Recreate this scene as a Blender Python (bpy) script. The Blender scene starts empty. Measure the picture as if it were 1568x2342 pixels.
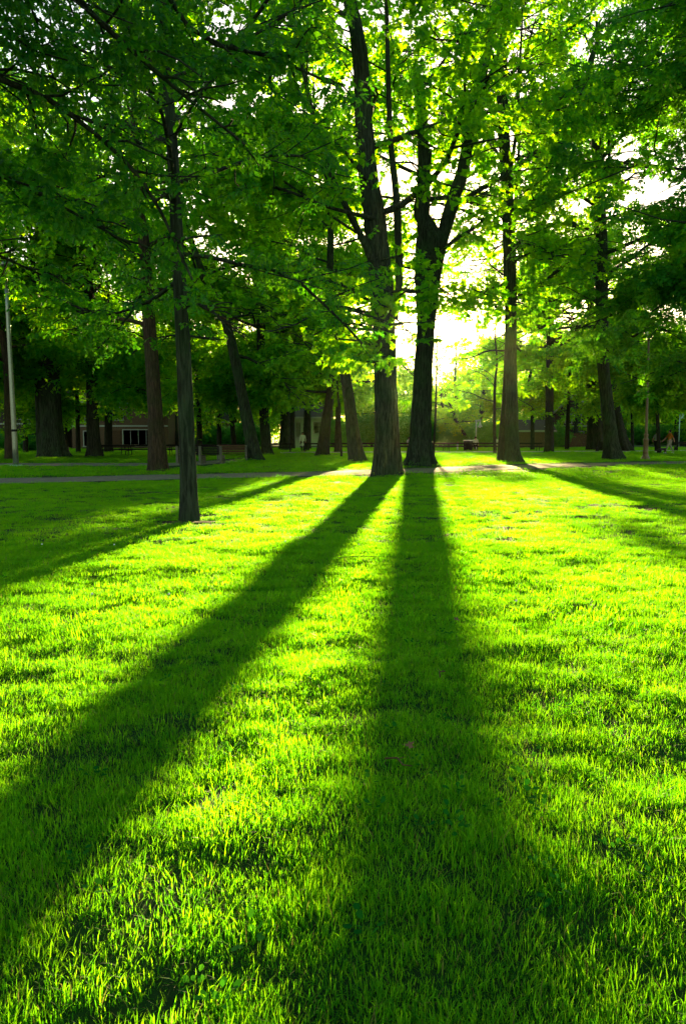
import bpy, bmesh, math, random
import numpy as np
from mathutils import Vector, Matrix
R = math.radians
PI = math.pi
S = bpy.context.scene
COL = S.collection
rng = np.random.default_rng(7)
random.seed(7)

# ------------------------------------------------------------------ camera, sky, sun, exposure
CAMH = 1.30
PITCH = math.atan(172/1786.0)
cd = bpy.data.cameras.new('camera'); cam = bpy.data.objects.new('camera', cd); COL.objects.link(cam)
cam.location = (0, 0, CAMH); cam.rotation_euler = (R(90)-PITCH, 0, 0)
cd.sensor_fit = 'HORIZONTAL'; cd.sensor_width = 24.0; cd.lens = 24.0*1786/1568.0
cd.clip_start = 0.05; cd.clip_end = 3000
S.camera = cam
SUN_AZ, SUN_EL = R(5.75), R(8.1)
SUNV = Vector((math.sin(SUN_AZ)*math.cos(SUN_EL), math.cos(SUN_AZ)*math.cos(SUN_EL), math.sin(SUN_EL)))
w = bpy.data.worlds.new('World'); S.world = w; w.use_nodes = True
nt = w.node_tree; bg = nt.nodes['Background']
sky = nt.nodes.new('ShaderNodeTexSky'); sky.sky_type = 'NISHITA'; sky.sun_disc = False
sky.sun_elevation = SUN_EL; sky.sun_rotation = SUN_AZ; sky.altitude = 50
sky.air_density = 1.0; sky.dust_density = 1.0; sky.ozone_density = 0.3
nt.links.new(sky.outputs[0], bg.inputs[0]); bg.inputs[1].default_value = 0.05
sd = bpy.data.lights.new('sun', 'SUN'); sun = bpy.data.objects.new('sun', sd); COL.objects.link(sun)
sd.energy = 5.0; sd.angle = R(0.8); sd.color = (1.0, 0.74, 0.34)
sun.rotation_euler = SUNV.to_track_quat('Z', 'Y').to_euler()
sun.location = SUNV*200
S.view_settings.view_transform = 'Standard'; S.view_settings.look = 'None'
S.view_settings.exposure = 3.0; S.view_settings.gamma = 1.0; S.view_settings.use_curve_mapping = False
cy = S.cycles
cy.max_bounces = 8; cy.diffuse_bounces = 4; cy.glossy_bounces = 2; cy.transmission_bounces = 6
cy.transparent_max_bounces = 8; cy.caustics_reflective = False; cy.caustics_refractive = False
cy.use_denoising = True; cy.sample_clamp_indirect = 8.0

# ------------------------------------------------------------------ pixel -> world helpers (photo at 1568 x 2342)
FP = 1786.0
def ray(x, y):
    u, v = (x-784)/FP, (y-1171)/FP
    return Vector((u, math.cos(PITCH)-v*math.sin(PITCH), -math.sin(PITCH)-v*math.cos(PITCH)))
def at(x, y, D):
    r = ray(x, y); return Vector((0, 0, CAMH)) + r*(D/r.y)
def gr(x, y):
    r = ray(x, y); t = -CAMH/r.z; return Vector((r.x*t, r.y*t, 0))
def m_per_px(D): return D/FP
def px_of(P):                       # N x 3 -> pixel coordinates
    x, y, z = P[:, 0], P[:, 1], P[:, 2]-CAMH
    dep = y*math.cos(PITCH) - z*math.sin(PITCH); up = y*math.sin(PITCH) + z*math.cos(PITCH)
    dep = np.maximum(dep, .01)
    return 784+FP*x/dep, 1171-FP*up/dep

# ------------------------------------------------------------------ noise
def _h(ix, iy, iz, seed):
    n = (ix*374761393 + iy*668265263 + iz*2147483647 + seed*1274126177) & 0xffffffff
    n = ((n ^ (n >> 13))*1274126177) & 0xffffffff
    n = ((n ^ (n >> 16))*2246822519) & 0xffffffff
    return ((n ^ (n >> 15)) & 0xffff)/65535.0
def vnoise(x, y, z=0.0, seed=0):
    x = np.asarray(x, float); y = np.asarray(y, float); z = np.asarray(z, float)+np.zeros_like(x)
    ix, iy, iz = np.floor(x).astype(np.int64), np.floor(y).astype(np.int64), np.floor(z).astype(np.int64)
    fx, fy, fz = x-ix, y-iy, z-iz
    fx, fy, fz = [f*f*(3-2*f) for f in (fx, fy, fz)]
    r = 0
    for a in (0, 1):
        for b in (0, 1):
            for c in (0, 1):
                r = r + _h(ix+a, iy+b, iz+c, seed)*(fx if a else 1-fx)*(fy if b else 1-fy)*(fz if c else 1-fz)
    return r
def sst(a, b, x):
    t = np.clip((x-a)/(b-a), 0, 1); return t*t*(3-2*t)
def height(x, y):
    x = np.asarray(x, float); y = np.asarray(y, float)
    near = 1-.8*sst(16, 22, y)
    h = (vnoise(x*.45, y*.45, 0, 1)-.5)*.09 + (vnoise(x*1.3, y*1.7, 0, 2)-.5)*.05 + (vnoise(x*5, y*6.5, 0, 3)-.5)*.035
    h = h*near
    h = h + np.maximum(0, y-78)*.004*sst(8, 30, x)
    return h
def hz(x, y): return float(height(np.array([x]), np.array([y]))[0])

# ------------------------------------------------------------------ materials
def mat(name, col, rough=.6, spec=.3, noise=None, bump=None, metal=0, stretch=(1, 1, 1), col2=None, coord='Object'):
    m = bpy.data.materials.new(name); m.use_nodes = True; t = m.node_tree; b = t.nodes['Principled BSDF']
    b.inputs['Roughness'].default_value = rough; b.inputs['Specular IOR Level'].default_value = spec
    b.inputs['Metallic'].default_value = metal
    b.inputs['Base Color'].default_value = (*col, 1)
    tc = t.nodes.new('ShaderNodeTexCoord'); mp = t.nodes.new('ShaderNodeMapping'); mp.inputs['Scale'].default_value = stretch
    t.links.new(tc.outputs[coord], mp.inputs[0])
    if noise:
        n = t.nodes.new('ShaderNodeTexNoise'); n.inputs['Scale'].default_value = noise; n.inputs['Detail'].default_value = 6
        n.inputs['Roughness'].default_value = .65
        t.links.new(mp.outputs[0], n.inputs[0])
        r = t.nodes.new('ShaderNodeValToRGB'); c2 = col2 or tuple(c*.55 for c in col)
        r.color_ramp.elements[0].position = .33; r.color_ramp.elements[0].color = (*c2, 1)
        r.color_ramp.elements[1].position = .68; r.color_ramp.elements[1].color = (*col, 1)
        t.links.new(n.outputs[0], r.inputs[0]); t.links.new(r.outputs[0], b.inputs['Base Color'])
        if bump:
            bp = t.nodes.new('ShaderNodeBump'); bp.inputs['Strength'].default_value = bump; bp.inputs['Distance'].default_value = .02
            t.links.new(n.outputs[0], bp.inputs['Height']); t.links.new(bp.outputs[0], b.inputs['Normal'])
    return m
def leafmat(name, base, trans, tfac=.5, rough=.5, spec=.16, brown=None, tipcol=None):
    m = bpy.data.materials.new(name); m.use_nodes = True; t = m.node_tree; b = t.nodes['Principled BSDF']
    out = t.nodes['Material Output']
    at_ = t.nodes.new('ShaderNodeAttribute'); at_.attribute_name = 'tint'
    oi = t.nodes.new('ShaderNodeObjectInfo')
    mixv = t.nodes.new('ShaderNodeMath'); mixv.operation = 'MULTIPLY_ADD'; mixv.inputs[1].default_value = .5
    t.links.new(oi.outputs['Random'], mixv.inputs[0]); 
    h = t.nodes.new('ShaderNodeMath'); h.operation = 'MULTIPLY'; h.inputs[1].default_value = .5
    t.links.new(at_.outputs['Fac'], h.inputs[0]); t.links.new(h.outputs[0], mixv.inputs[2])
    def ramp(c, k0, k1):
        r = t.nodes.new('ShaderNodeValToRGB'); r.color_ramp.elements[0].position = .1; r.color_ramp.elements[1].position = .9
        r.color_ramp.elements[0].color = (c[0]*k0*.6, c[1]*k0, c[2]*k0*1.2, 1)
        r.color_ramp.elements[1].color = (c[0]*k1*1.35, c[1]*k1, c[2]*k1*.8, 1)
        if brown:
            e = r.color_ramp.elements.new(.985); e.color = (*brown, 1)
        t.links.new(mixv.outputs[0], r.inputs[0]); return r
    r1 = ramp(base, .7, 1.25); r2 = ramp(trans, .75, 1.15)
    b.inputs['Roughness'].default_value = rough; b.inputs['Specular IOR Level'].default_value = spec
    t.links.new(r1.outputs[0], b.inputs['Base Color'])
    tr = t.nodes.new('ShaderNodeBsdfTranslucent'); t.links.new(r2.outputs[0], tr.inputs[0])
    mx = t.nodes.new('ShaderNodeMixShader'); mx.inputs[0].default_value = tfac
    t.links.new(b.outputs[0], mx.inputs[1]); t.links.new(tr.outputs[0], mx.inputs[2]); t.links.new(mx.outputs[0], out.inputs[0])
    return m
def barkmat(name, c1, c2, scale=1.0):
    m = bpy.data.materials.new(name); m.use_nodes = True; t = m.node_tree; b = t.nodes['Principled BSDF']
    b.inputs['Roughness'].default_value = .9; b.inputs['Specular IOR Level'].default_value = .15
    tc = t.nodes.new('ShaderNodeTexCoord'); mp = t.nodes.new('ShaderNodeMapping'); mp.inputs['Scale'].default_value = (20*scale, 20*scale, 2.2*scale)
    t.links.new(tc.outputs['Object'], mp.inputs[0])
    n = t.nodes.new('ShaderNodeTexNoise'); n.inputs['Scale'].default_value = 1.0; n.inputs['Detail'].default_value = 7; n.inputs['Roughness'].default_value = .62
    n.inputs['Distortion'].default_value = .6
    t.links.new(mp.outputs[0], n.inputs[0])
    n2 = t.nodes.new('ShaderNodeTexNoise'); n2.inputs['Scale'].default_value = 1.3; n2.inputs['Detail'].default_value = 4
    t.links.new(tc.outputs['Object'], n2.inputs[0])
    r = t.nodes.new('ShaderNodeValToRGB'); r.color_ramp.elements[0].position = .42; r.color_ramp.elements[0].color = (*c2, 1)
    r.color_ramp.elements[1].position = .60; r.color_ramp.elements[1].color = (*c1, 1)
    t.links.new(n.outputs[0], r.inputs[0])
    mx = t.nodes.new('ShaderNodeMix'); mx.data_type = 'RGBA'; mx.blend_type = 'MIX'
    rr = t.nodes.new('ShaderNodeValToRGB'); rr.color_ramp.elements[0].position = .45; rr.color_ramp.elements[1].position = .7
    t.links.new(n2.outputs[0], rr.inputs[0])
    sc = t.nodes.new('ShaderNodeMath'); sc.operation = 'MULTIPLY'; sc.inputs[1].default_value = .45
    t.links.new(rr.outputs[0], sc.inputs[0]); t.links.new(sc.outputs[0], mx.inputs[0])
    t.links.new(r.outputs[0], mx.inputs[6]); mx.inputs[7].default_value = (c1[0]*.5, c1[1]*1.15, c1[2]*.45, 1)
    t.links.new(mx.outputs[2], b.inputs['Base Color'])
    bp = t.nodes.new('ShaderNodeBump'); bp.inputs['Strength'].default_value = .9; bp.inputs['Distance'].default_value = .07
    t.links.new(n.outputs[0], bp.inputs['Height']); t.links.new(bp.outputs[0], b.inputs['Normal'])
    return m
M = {}
M['bark'] = barkmat('grey_bark', (.042, .058, .031), (.012, .017, .009))
M['bark_brown'] = barkmat('brown_bark', (.066, .047, .025), (.02, .016, .009), 1.3)
M['bark_dark'] = barkmat('dark_bark', (.035, .038, .022), (.012, .014, .008))
M['maple'] = leafmat('maple_leaf', (.003, .11, .006), (.36, .84, .002), .6)
M['elm'] = leafmat('elm_leaf', (.002, .075, .008), (.17, .62, .003), .45)
M['feather'] = leafmat('locust_leaf', (.005, .13, .012), (.24, .72, .005), .5)
M['shrubleaf'] = leafmat('shrub_leaf', (.005, .12, .015), (.15, .62, .01), .45)
M['clover'] = leafmat('clover_leaf', (.003, .10, .012), (.13, .55, .01), .4, .9, .02)
M['grass'] = leafmat('grass_blade', (.001, .072, .010), (.275, .76, .004), .70, .5, .06, brown=(.24, .25, .05))
M['soil'] = mat('lawn_thatch', (.010, .055, .004), .95, .1, noise=9, bump=.6, col2=(.012, .028, .004))
M['path'] = mat('path_asphalt', (.19, .185, .135), .95, .06, noise=5, bump=.25, col2=(.12, .118, .085))
M['pale_path'] = mat('pale_path', (.42, .41, .30), .9, .2, noise=4, bump=.2, col2=(.3, .3, .2))
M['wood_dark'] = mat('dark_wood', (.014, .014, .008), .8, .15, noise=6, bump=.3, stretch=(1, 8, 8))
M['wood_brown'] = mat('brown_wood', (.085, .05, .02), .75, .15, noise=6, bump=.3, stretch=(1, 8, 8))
M['concrete'] = mat('concrete', (.12, .125, .085), .9, .2, noise=14, bump=.3)
M['black_metal'] = mat('black_metal', (.006, .008, .005), .75, .2, noise=20, col2=(.010, .010, .006))
M['galv'] = mat('galvanised_steel', (.24, .28, .2), .4, .5, noise=12, metal=.7, col2=(.17, .2, .15))
M['pale_metal'] = mat('pale_green_paint', (.42, .62, .46), .45, .4, noise=10, col2=(.34, .5, .38))
M['bronze'] = mat('bronze_paint', (.19, .12, .045), .45, .5, noise=9, col2=(.10, .07, .03))
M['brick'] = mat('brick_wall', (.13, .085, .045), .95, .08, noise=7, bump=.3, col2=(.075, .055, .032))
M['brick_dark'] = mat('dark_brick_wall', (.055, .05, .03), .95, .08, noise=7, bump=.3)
M['siding'] = mat('pale_siding', (.30, .42, .24), .7, .2, noise=4, col2=(.24, .34, .2))
M['trim'] = mat('pale_trim', (.26, .31, .22), .5, .3, noise=8, col2=(.28, .33, .24))
M['roofing'] = mat('roof_shingle', (.06, .058, .038), .95, .08, noise=12, bump=.4)
M['rooflight'] = mat('pale_roof', (.62, .68, .6), .6, .3, noise=8)
M['glass'] = mat('window_glass', (.02, .03, .03), .08, .8, noise=3)
M['coat'] = mat('pale_coat', (.5, .62, .46), .8, .1, noise=12, col2=(.42, .55, .4))
M['cloth_dark'] = mat('dark_cloth', (.02, .022, .02), .85, .1, noise=12)
M['cloth_orange'] = mat('orange_cloth', (.42, .16, .01), .8, .1, noise=12, col2=(.3, .1, .01))
M['cloth_grey'] = mat('grey_cloth', (.20, .26, .22), .8, .1, noise=12)
M['cloth_beige'] = mat('beige_cloth', (.36, .33, .25), .8, .1, noise=12)
M['cloth_mint'] = mat('mint_cloth', (.2, .62, .4), .8, .1, noise=12)
M['skin'] = mat('skin', (.45, .26, .17), .6, .3, noise=12, col2=(.4, .22, .14))
M['hair'] = mat('dark_hair', (.02, .014, .01), .6, .3, noise=30)
M['white'] = mat('white_plastic', (.75, .78, .72), .5, .3, noise=8, col2=(.68, .7, .66))
M['deadleaf'] = mat('dry_leaf', (.17, .10, .04), .8, .2, noise=20)
M['petal'] = mat('white_petal', (.75, .78, .7), .7, .2, noise=20, col2=(.6, .65, .5))

# ------------------------------------------------------------------ object helpers
def link(name, me, m=None, parent=None, kind=None, smooth=True):
    o = bpy.data.objects.new(name, me); COL.objects.link(o)
    if m is not None and len(me.materials) == 0: me.materials.append(m)
    if parent is not None: o.parent = parent
    if kind: o['kind'] = kind
    if smooth and len(me.polygons): me.polygons.foreach_set('use_smooth', np.ones(len(me.polygons), bool))
    return o
def tag(o, label=None, cat=None, group=None, kind=None):
    if label: o['label'] = label
    if cat: o['category'] = cat
    if group: o['group'] = group
    if kind: o['kind'] = kind
    return o
def empty(name, loc, rz=0):
    o = bpy.data.objects.new(name, None); COL.objects.link(o); o.location = loc; o.rotation_euler = (0, 0, rz)
    o.empty_display_size = .3
    return o
def copy_tree(o, parent=None):
    c = o.copy(); COL.objects.link(c)
    if parent is not None: c.parent = parent
    for ch in KIDS.get(o.name, []): 
        k = copy_tree(ch, c); KIDS.setdefault(c.name, []).append(k)
    return c
KIDS = {}
def kid(parent, o): KIDS.setdefault(parent.name, []).append(o); return o

class MB:                           # collects simple shapes into one mesh
    def __init__(s): s.v = []; s.f = []
    def add(s, vs, fs):
        b = len(s.v); s.v += [tuple(v) for v in vs]; s.f += [tuple(i+b for i in f) for f in fs]; return s
    def box(s, c, d, rz=0, rx=0, ry=0, bev=.0):
        m = Matrix.Translation(c) @ Matrix.Rotation(rz, 4, 'Z') @ Matrix.Rotation(ry, 4, 'Y') @ Matrix.Rotation(rx, 4, 'X')
        x, y, z = [q/2 for q in d]; b = min(bev, x*.9, y*.9, z*.9)
        if b <= 0:
            vs = [(i*x, j*y, k*z) for i in (-1, 1) for j in (-1, 1) for k in (-1, 1)]
            fs = [(0, 1, 3, 2), (4, 6, 7, 5), (0, 4, 5, 1), (2, 3, 7, 6), (0, 2, 6, 4), (1, 5, 7, 3)]
            return s.add([m @ Vector(v) for v in vs], fs)
        bm = bmesh.new(); bmesh.ops.create_cube(bm, size=1, matrix=Matrix.Diagonal((*d, 1)))
        bmesh.ops.bevel(bm, geom=bm.edges[:], offset=b, segments=1, affect='EDGES')
        bm.verts.index_update()
        s.add([m @ v.co for v in bm.verts], [[v.index for v in f.verts] for f in bm.faces]); bm.free(); return s
    def tube(s, pts, rad, n=8, cap=True):
        pts = [Vector(p) for p in pts]
        if not hasattr(rad, '__len__'): rad = [rad]*len(pts)
        vs = []; fs = []; ref = Vector((0, 0, 1))
        for i, p in enumerate(pts):
            t = (pts[min(i+1, len(pts)-1)]-pts[max(i-1, 0)]).normalized()
            a = t.cross(ref if abs(t.z) < .9 else Vector((1, 0, 0))).normalized(); b = t.cross(a)
            if i and a.dot(pa) < 0: a = -a; b = -b
            pa = a
            for k in range(n):
                q = 2*PI*k/n; vs.append(p+(a*math.cos(q)+b*math.sin(q))*rad[i])
        for i in range(len(pts)-1):
            for k in range(n):
                k2 = (k+1) % n; fs.append((i*n+k, i*n+k2, (i+1)*n+k2, (i+1)*n+k))
        if cap: fs.append(tuple(range(n))[::-1]); fs.append(tuple((len(pts)-1)*n+k for k in range(n)))
        return s.add(vs, fs)
    def lathe(s, c, prof, n=12, sx=1, sy=1):
        c = Vector(c); vs = []; fs = []
        for r, z in prof:
            for k in range(n):
                q = 2*PI*k/n; vs.append(c+Vector((r*math.cos(q)*sx, r*math.sin(q)*sy, z)))
        for i in range(len(prof)-1):
            for k in range(n):
                k2 = (k+1) % n; fs.append((i*n+k, i*n+k2, (i+1)*n+k2, (i+1)*n+k))
        fs.append(tuple(range(n))[::-1]); fs.append(tuple((len(prof)-1)*n+k for k in range(n)))
        return s.add(vs, fs)
    def mesh(s, name):
        me = bpy.data.meshes.new(name); me.from_pydata(s.v, [], s.f); me.update(); return me
    def build(s, name, m, parent=None, smooth=False, kind=None):
        o = link(name, s.mesh(name), m, parent, kind, smooth)
        if parent is not None: kid(parent, o)
        return o

# ------------------------------------------------------------------ geometry-node instancer (leaves, grass)
def instancer_group(name, sources):
    g = bpy.data.node_groups.new(name, 'GeometryNodeTree')
    g.interface.new_socket('Geometry', in_out='INPUT', socket_type='NodeSocketGeometry')
    g.interface.new_socket('Geometry', in_out='OUTPUT', socket_type='NodeSocketGeometry')
    N = g.nodes; gi = N.new('NodeGroupInput'); go = N.new('NodeGroupOutput')
    j = N.new('GeometryNodeJoinGeometry')
    for o in reversed(sources):
        oi = N.new('GeometryNodeObjectInfo'); oi.inputs['Object'].default_value = o; oi.inputs['As Instance'].default_value = False
        gt = N.new('GeometryNodeGeometryToInstance'); g.links.new(oi.outputs['Geometry'], gt.inputs[0]); g.links.new(gt.outputs[0], j.inputs[0])
    ip = N.new('GeometryNodeInstanceOnPoints'); g.links.new(gi.outputs[0], ip.inputs['Points']); g.links.new(j.outputs[0], ip.inputs['Instance'])
    ip.inputs['Pick Instance'].default_value = True
    def na(nm, ty):
        a = N.new('GeometryNodeInputNamedAttribute'); a.data_type = ty; a.inputs['Name'].default_value = nm; return a.outputs['Attribute']
    g.links.new(na('idx', 'INT'), ip.inputs['Instance Index'])
    e2r = N.new('FunctionNodeEulerToRotation'); g.links.new(na('rot', 'FLOAT_VECTOR'), e2r.inputs[0]); g.links.new(e2r.outputs[0], ip.inputs['Rotation'])
    g.links.new(na('scl', 'FLOAT_VECTOR'), ip.inputs['Scale'])
    g.links.new(ip.outputs[0], go.inputs[0])
    return g
def scatter(name, P, rot, scl, idx, group, m, parent=None):
    me = bpy.data.meshes.new(name); n = len(P); me.vertices.add(n)
    me.vertices.foreach_set('co', np.asarray(P, np.float32).ravel())
    if np.ndim(scl) == 1: scl = np.repeat(np.asarray(scl)[:, None], 3, 1)
    a = me.attributes.new('rot', 'FLOAT_VECTOR', 'POINT'); a.data.foreach_set('vector', np.asarray(rot, np.float32).ravel())
    a = me.attributes.new('scl', 'FLOAT_VECTOR', 'POINT'); a.data.foreach_set('vector', np.asarray(scl, np.float32).ravel())
    a = me.attributes.new('idx', 'INT', 'POINT'); a.data.foreach_set('value', np.asarray(idx, np.int32))
    me.materials.append(m)
    o = bpy.data.objects.new(name, me); COL.objects.link(o); o['kind'] = 'stuff'
    if parent is not None: o.parent = parent; kid(parent, o)
    md = o.modifiers.new('scatter', 'NODES'); md.node_group = group
    return o
def source(name, V, F, tint, m):
    me = bpy.data.meshes.new(name); me.from_pydata([tuple(v) for v in V], [], F); me.materials.append(m)
    a = me.attributes.new('tint', 'FLOAT', 'POINT'); a.data.foreach_set('value', np.asarray(tint, np.float32))
    me.update()
    return bpy.data.objects.new(name, me)

# leaf outlines: x along the leaf, y across, unit length
MAPLE = [(0, 0), (.10, .30), (.05, .48), (.30, .36), (.48, .55), (.62, .24), (1, 0), (.62, -.24), (.48, -.55), (.30, -.36), (.05, -.48), (.10, -.30)]
ELM = [(0, 0), (.25, .2), (.55, .25), (.85, .1), (1, 0), (.85, -.1), (.55, -.25), (.25, -.2)]
SMALL = [(0, 0), (.4, .2), (1, 0), (.4, -.2)]
def make_spray(name, m, outline, nleaf, span, leaf, seed, flat=.5, twigs=3):
    r = random.Random(seed); V = []; F = []; T = []
    def leafat(p, az, pitch, roll, L, tint):
        mm = Matrix.Translation(p) @ Matrix.Rotation(az, 4, 'Z') @ Matrix.Rotation(pitch, 4, 'Y') @ Matrix.Rotation(roll, 4, 'X')
        b = len(V)
        V.append(mm @ Vector((.45*L, 0, -.02*L))); T.append(tint)
        for (x, y) in outline:
            z = -.35*abs(y)*L*.6 - .18*x*x*L
            V.append(mm @ Vector((x*L, y*L, z + .06*L))); T.append(tint)
        n = len(outline)
        for k in range(n): F.append((b, b+1+k, b+1+(k+1) % n))
    for i in range(twigs):
        az = (i-(twigs-1)/2)*R(48)+r.uniform(-.25, .25); L = span*r.uniform(.75, 1.05); dr = r.uniform(-.25, .1)
        pts = [Vector((math.cos(az)*L*t, math.sin(az)*L*t, dr*L*t*t + r.uniform(-.02, .02)*span)) for t in (0, .33, .66, 1)]
        mb = MB(); mb.tube(pts, [.010*span/.6, .008*span/.6, .006*span/.6, .003*span/.6], 3, False)
        b = len(V); V.extend([Vector(v) for v in mb.v]); T.extend([.0]*len(mb.v)); F.extend([tuple(k+b for k in f) for f in mb.f])
        k = nleaf//twigs
        for q in range(k):
            t = .15+.88*(q+r.random())/k; s = 1 if q % 2 else -1
            i0 = min(2, int(t*3)); f = min(1, t*3-i0); p = pts[i0].lerp(pts[i0+1], f)
            p = p+Vector((r.uniform(-1, 1), r.uniform(-1, 1), r.uniform(-1, .6)))*span*.10
            leafat(p, az+s*r.uniform(.5, 1.35), r.uniform(-.15, .9)*flat*1.6, r.uniform(-.8, .8)*flat*1.6, leaf*r.uniform(.65, 1.2), r.random())
    return source(name, V, F, T, m)
GR = {}
GR['maple'] = instancer_group('maple_sprays', [make_spray('maple_spray', M['maple'], MAPLE, 27, .55, .15, 10+i, .75) for i in range(5)])
GR['elm'] = instancer_group('elm_sprays', [make_spray('elm_spray', M['elm'], ELM, 33, .45, .105, 20+i, .7) for i in range(5)])
GR['feather'] = instancer_group('locust_sprays', [make_spray('locust_spray', M['feather'], ELM, 84, .65, .15, 30+i, .5, 4) for i in range(5)])
GR['far'] = instancer_group('far_sprays', [make_spray('far_spray', M['maple'], ELM[::1], 66, .95, .20, 40+i, .8, 5) for i in range(5)])
GR['shrub'] = instancer_group('shrub_sprays', [make_spray('shrub_spray', M['shrubleaf'], SMALL, 60, .7, .17, 50+i, .9, 4) for i in range(4)])

# ------------------------------------------------------------------ ground, paths
def axis(segs):
    out = []
    for a, b, st in segs: out += list(np.arange(a, b, st))
    return np.array(out+[segs[-1][1]])
gx = axis([(-400, -100, 30), (-100, -30, 5), (-30, -12, 1), (-12, 12, .16), (12, 30, 1), (30, 100, 5), (100, 400, 30)])
gy = axis([(-40, -4, 4), (-4, 24, .2), (24, 90, 1), (90, 160, 5), (160, 700, 30)])
X, Y = np.meshgrid(gx, gy); Z = height(X, Y)
me = bpy.data.meshes.new('ground'); nx, ny = len(gx), len(gy)
idx = np.arange(nx*ny).reshape(ny, nx)
Fq = np.stack([idx[:-1, :-1], idx[:-1, 1:], idx[1:, 1:], idx[1:, :-1]], -1).reshape(-1, 4)
me.from_pydata(np.stack([X, Y, Z], -1).reshape(-1, 3).tolist(), [], Fq.tolist())
g = link('ground', me, M['soil'], kind='structure')

def catmull(pts, n):
    P = [np.array(p, float) for p in pts]; P = [2*P[0]-P[1]]+P+[2*P[-1]-P[-2]]; out = []
    for i in range(1, len(P)-2):
        for k in range(n):
            t = k/n; a, b, c, d = P[i-1:i+3]
            out.append(.5*((2*b)+(-a+c)*t+(2*a-5*b+4*c-d)*t*t+(-a+3*b-3*c+d)*t**3))
    out.append(P[-2]); return np.array(out)
def strip(name, edge_near, edge_far, m, lift=.02):
    a = catmull(edge_near, 12); b = catmull(edge_far, 12); K = 5; V = []
    a[:, :2] += (vnoise(a[:, 0]*2, a[:, 1]*2, 0, 9)-.5)[:, None]*.12
    for i in range(len(a)):
        for k in range(K+1):
            p = a[i]*(1-k/K)+b[i]*(k/K); V.append((p[0], p[1], hz(p[0], p[1])+lift+.02*math.sin(PI*k/K)))
    F = [(i*(K+1)+k, i*(K+1)+k+1, (i+1)*(K+1)+k+1, (i+1)*(K+1)+k) for i in range(len(a)-1) for k in range(K)]
    me = bpy.data.meshes.new(name); me.from_pydata(V, [], F); return link(name, me, m, kind='structure')
def G2(x, y): p = gr(x, y); return (p.x, p.y)
near = [G2(-700, 1122), G2(-300, 1114), G2(0, 1107.5), G2(300, 1100), G2(500, 1095.5), G2(800, 1088), G2(1000, 1081.5), G2(1200, 1073.5), G2(1400, 1065), G2(1568, 1061.5), G2(2000, 1056)]
far_ = [G2(-700, 1107), G2(-300, 1101), G2(0, 1095.5), G2(300, 1089), G2(500, 1084.5), G2(800, 1077.5), G2(1000, 1070.5), G2(1200, 1064), G2(1400, 1058.5), G2(1568, 1055.5), G2(2000, 1051)]
strip('path', near, far_, M['path'])
near2 = [G2(-600, 1068), G2(0, 1067), G2(200, 1066.5), G2(380, 1066), G2(470, 1063), G2(560, 1056)]
far2 = [G2(-600, 1061), G2(0, 1060.5), G2(200, 1060), G2(380, 1059.5), G2(450, 1056), G2(540, 1051)]
strip('side_path', near2, far2, M['path'])
near3 = [G2(640, 1037), G2(800, 1036), G2(1000, 1035.5), G2(1200, 1034.5), G2(1400, 1033), G2(1700, 1031)]
far3 = [G2(640, 1034.3), G2(800, 1033.4), G2(1000, 1033), G2(1200, 1032.2), G2(1400, 1031), G2(1700, 1029)]
strip('far_path', near3, far3, M['pale_path'])
PATHS = []
for nn, ff in ((near, far_), (near2, far2), (near3, far3)):
    a = catmull(nn, 12); b = catmull(ff, 12); PATHS.append(((a+b)/2, np.linalg.norm(a-b, axis=1)/2))
def on_path(x, y, pad=0.0):
    out = np.zeros(len(x), bool)
    for c, hw in PATHS:
        # distance in y at this x
        o = np.argsort(c[:, 0]); yy = np.interp(x, c[o, 0], c[o, 1]); 
        a_ = np.interp(x, c[o, 0], hw[o])
        sl = np.gradient(c[o, 1], c[o, 0]); s_ = np.interp(x, c[o, 0], sl)
        inside = (x > c[:, 0].min()) & (x < c[:, 0].max())
        out |= inside & (np.abs(y-yy)/np.sqrt(1+s_*s_) < a_*.985+pad)
    return out

SP = gr(434, 1193)
V = [(SP.x+.05, SP.y, hz(SP.x, SP.y)+.022)]; F = []
for k in range(40):
    a = 2*PI*k/40; q = .42+.16*math.sin(a*2+.5)+.07*math.sin(a*5)+.05*math.sin(a*9+1)
    x_, y_ = SP.x+.05+q*1.25*math.cos(a), SP.y+q*.8*math.sin(a); V.append((x_, y_, hz(x_, y_)+.008)); F.append((0, 1+k, 1+(k+1) % 40))
M['dirt'] = mat('bare_soil', (.045, .042, .022), .95, .05, noise=16, bump=.8, col2=(.018, .022, .01))
me = bpy.data.meshes.new('soil_patch'); me.from_pydata(V, [], F); link('soil_patch', me, M['dirt'], kind='structure')
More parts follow.
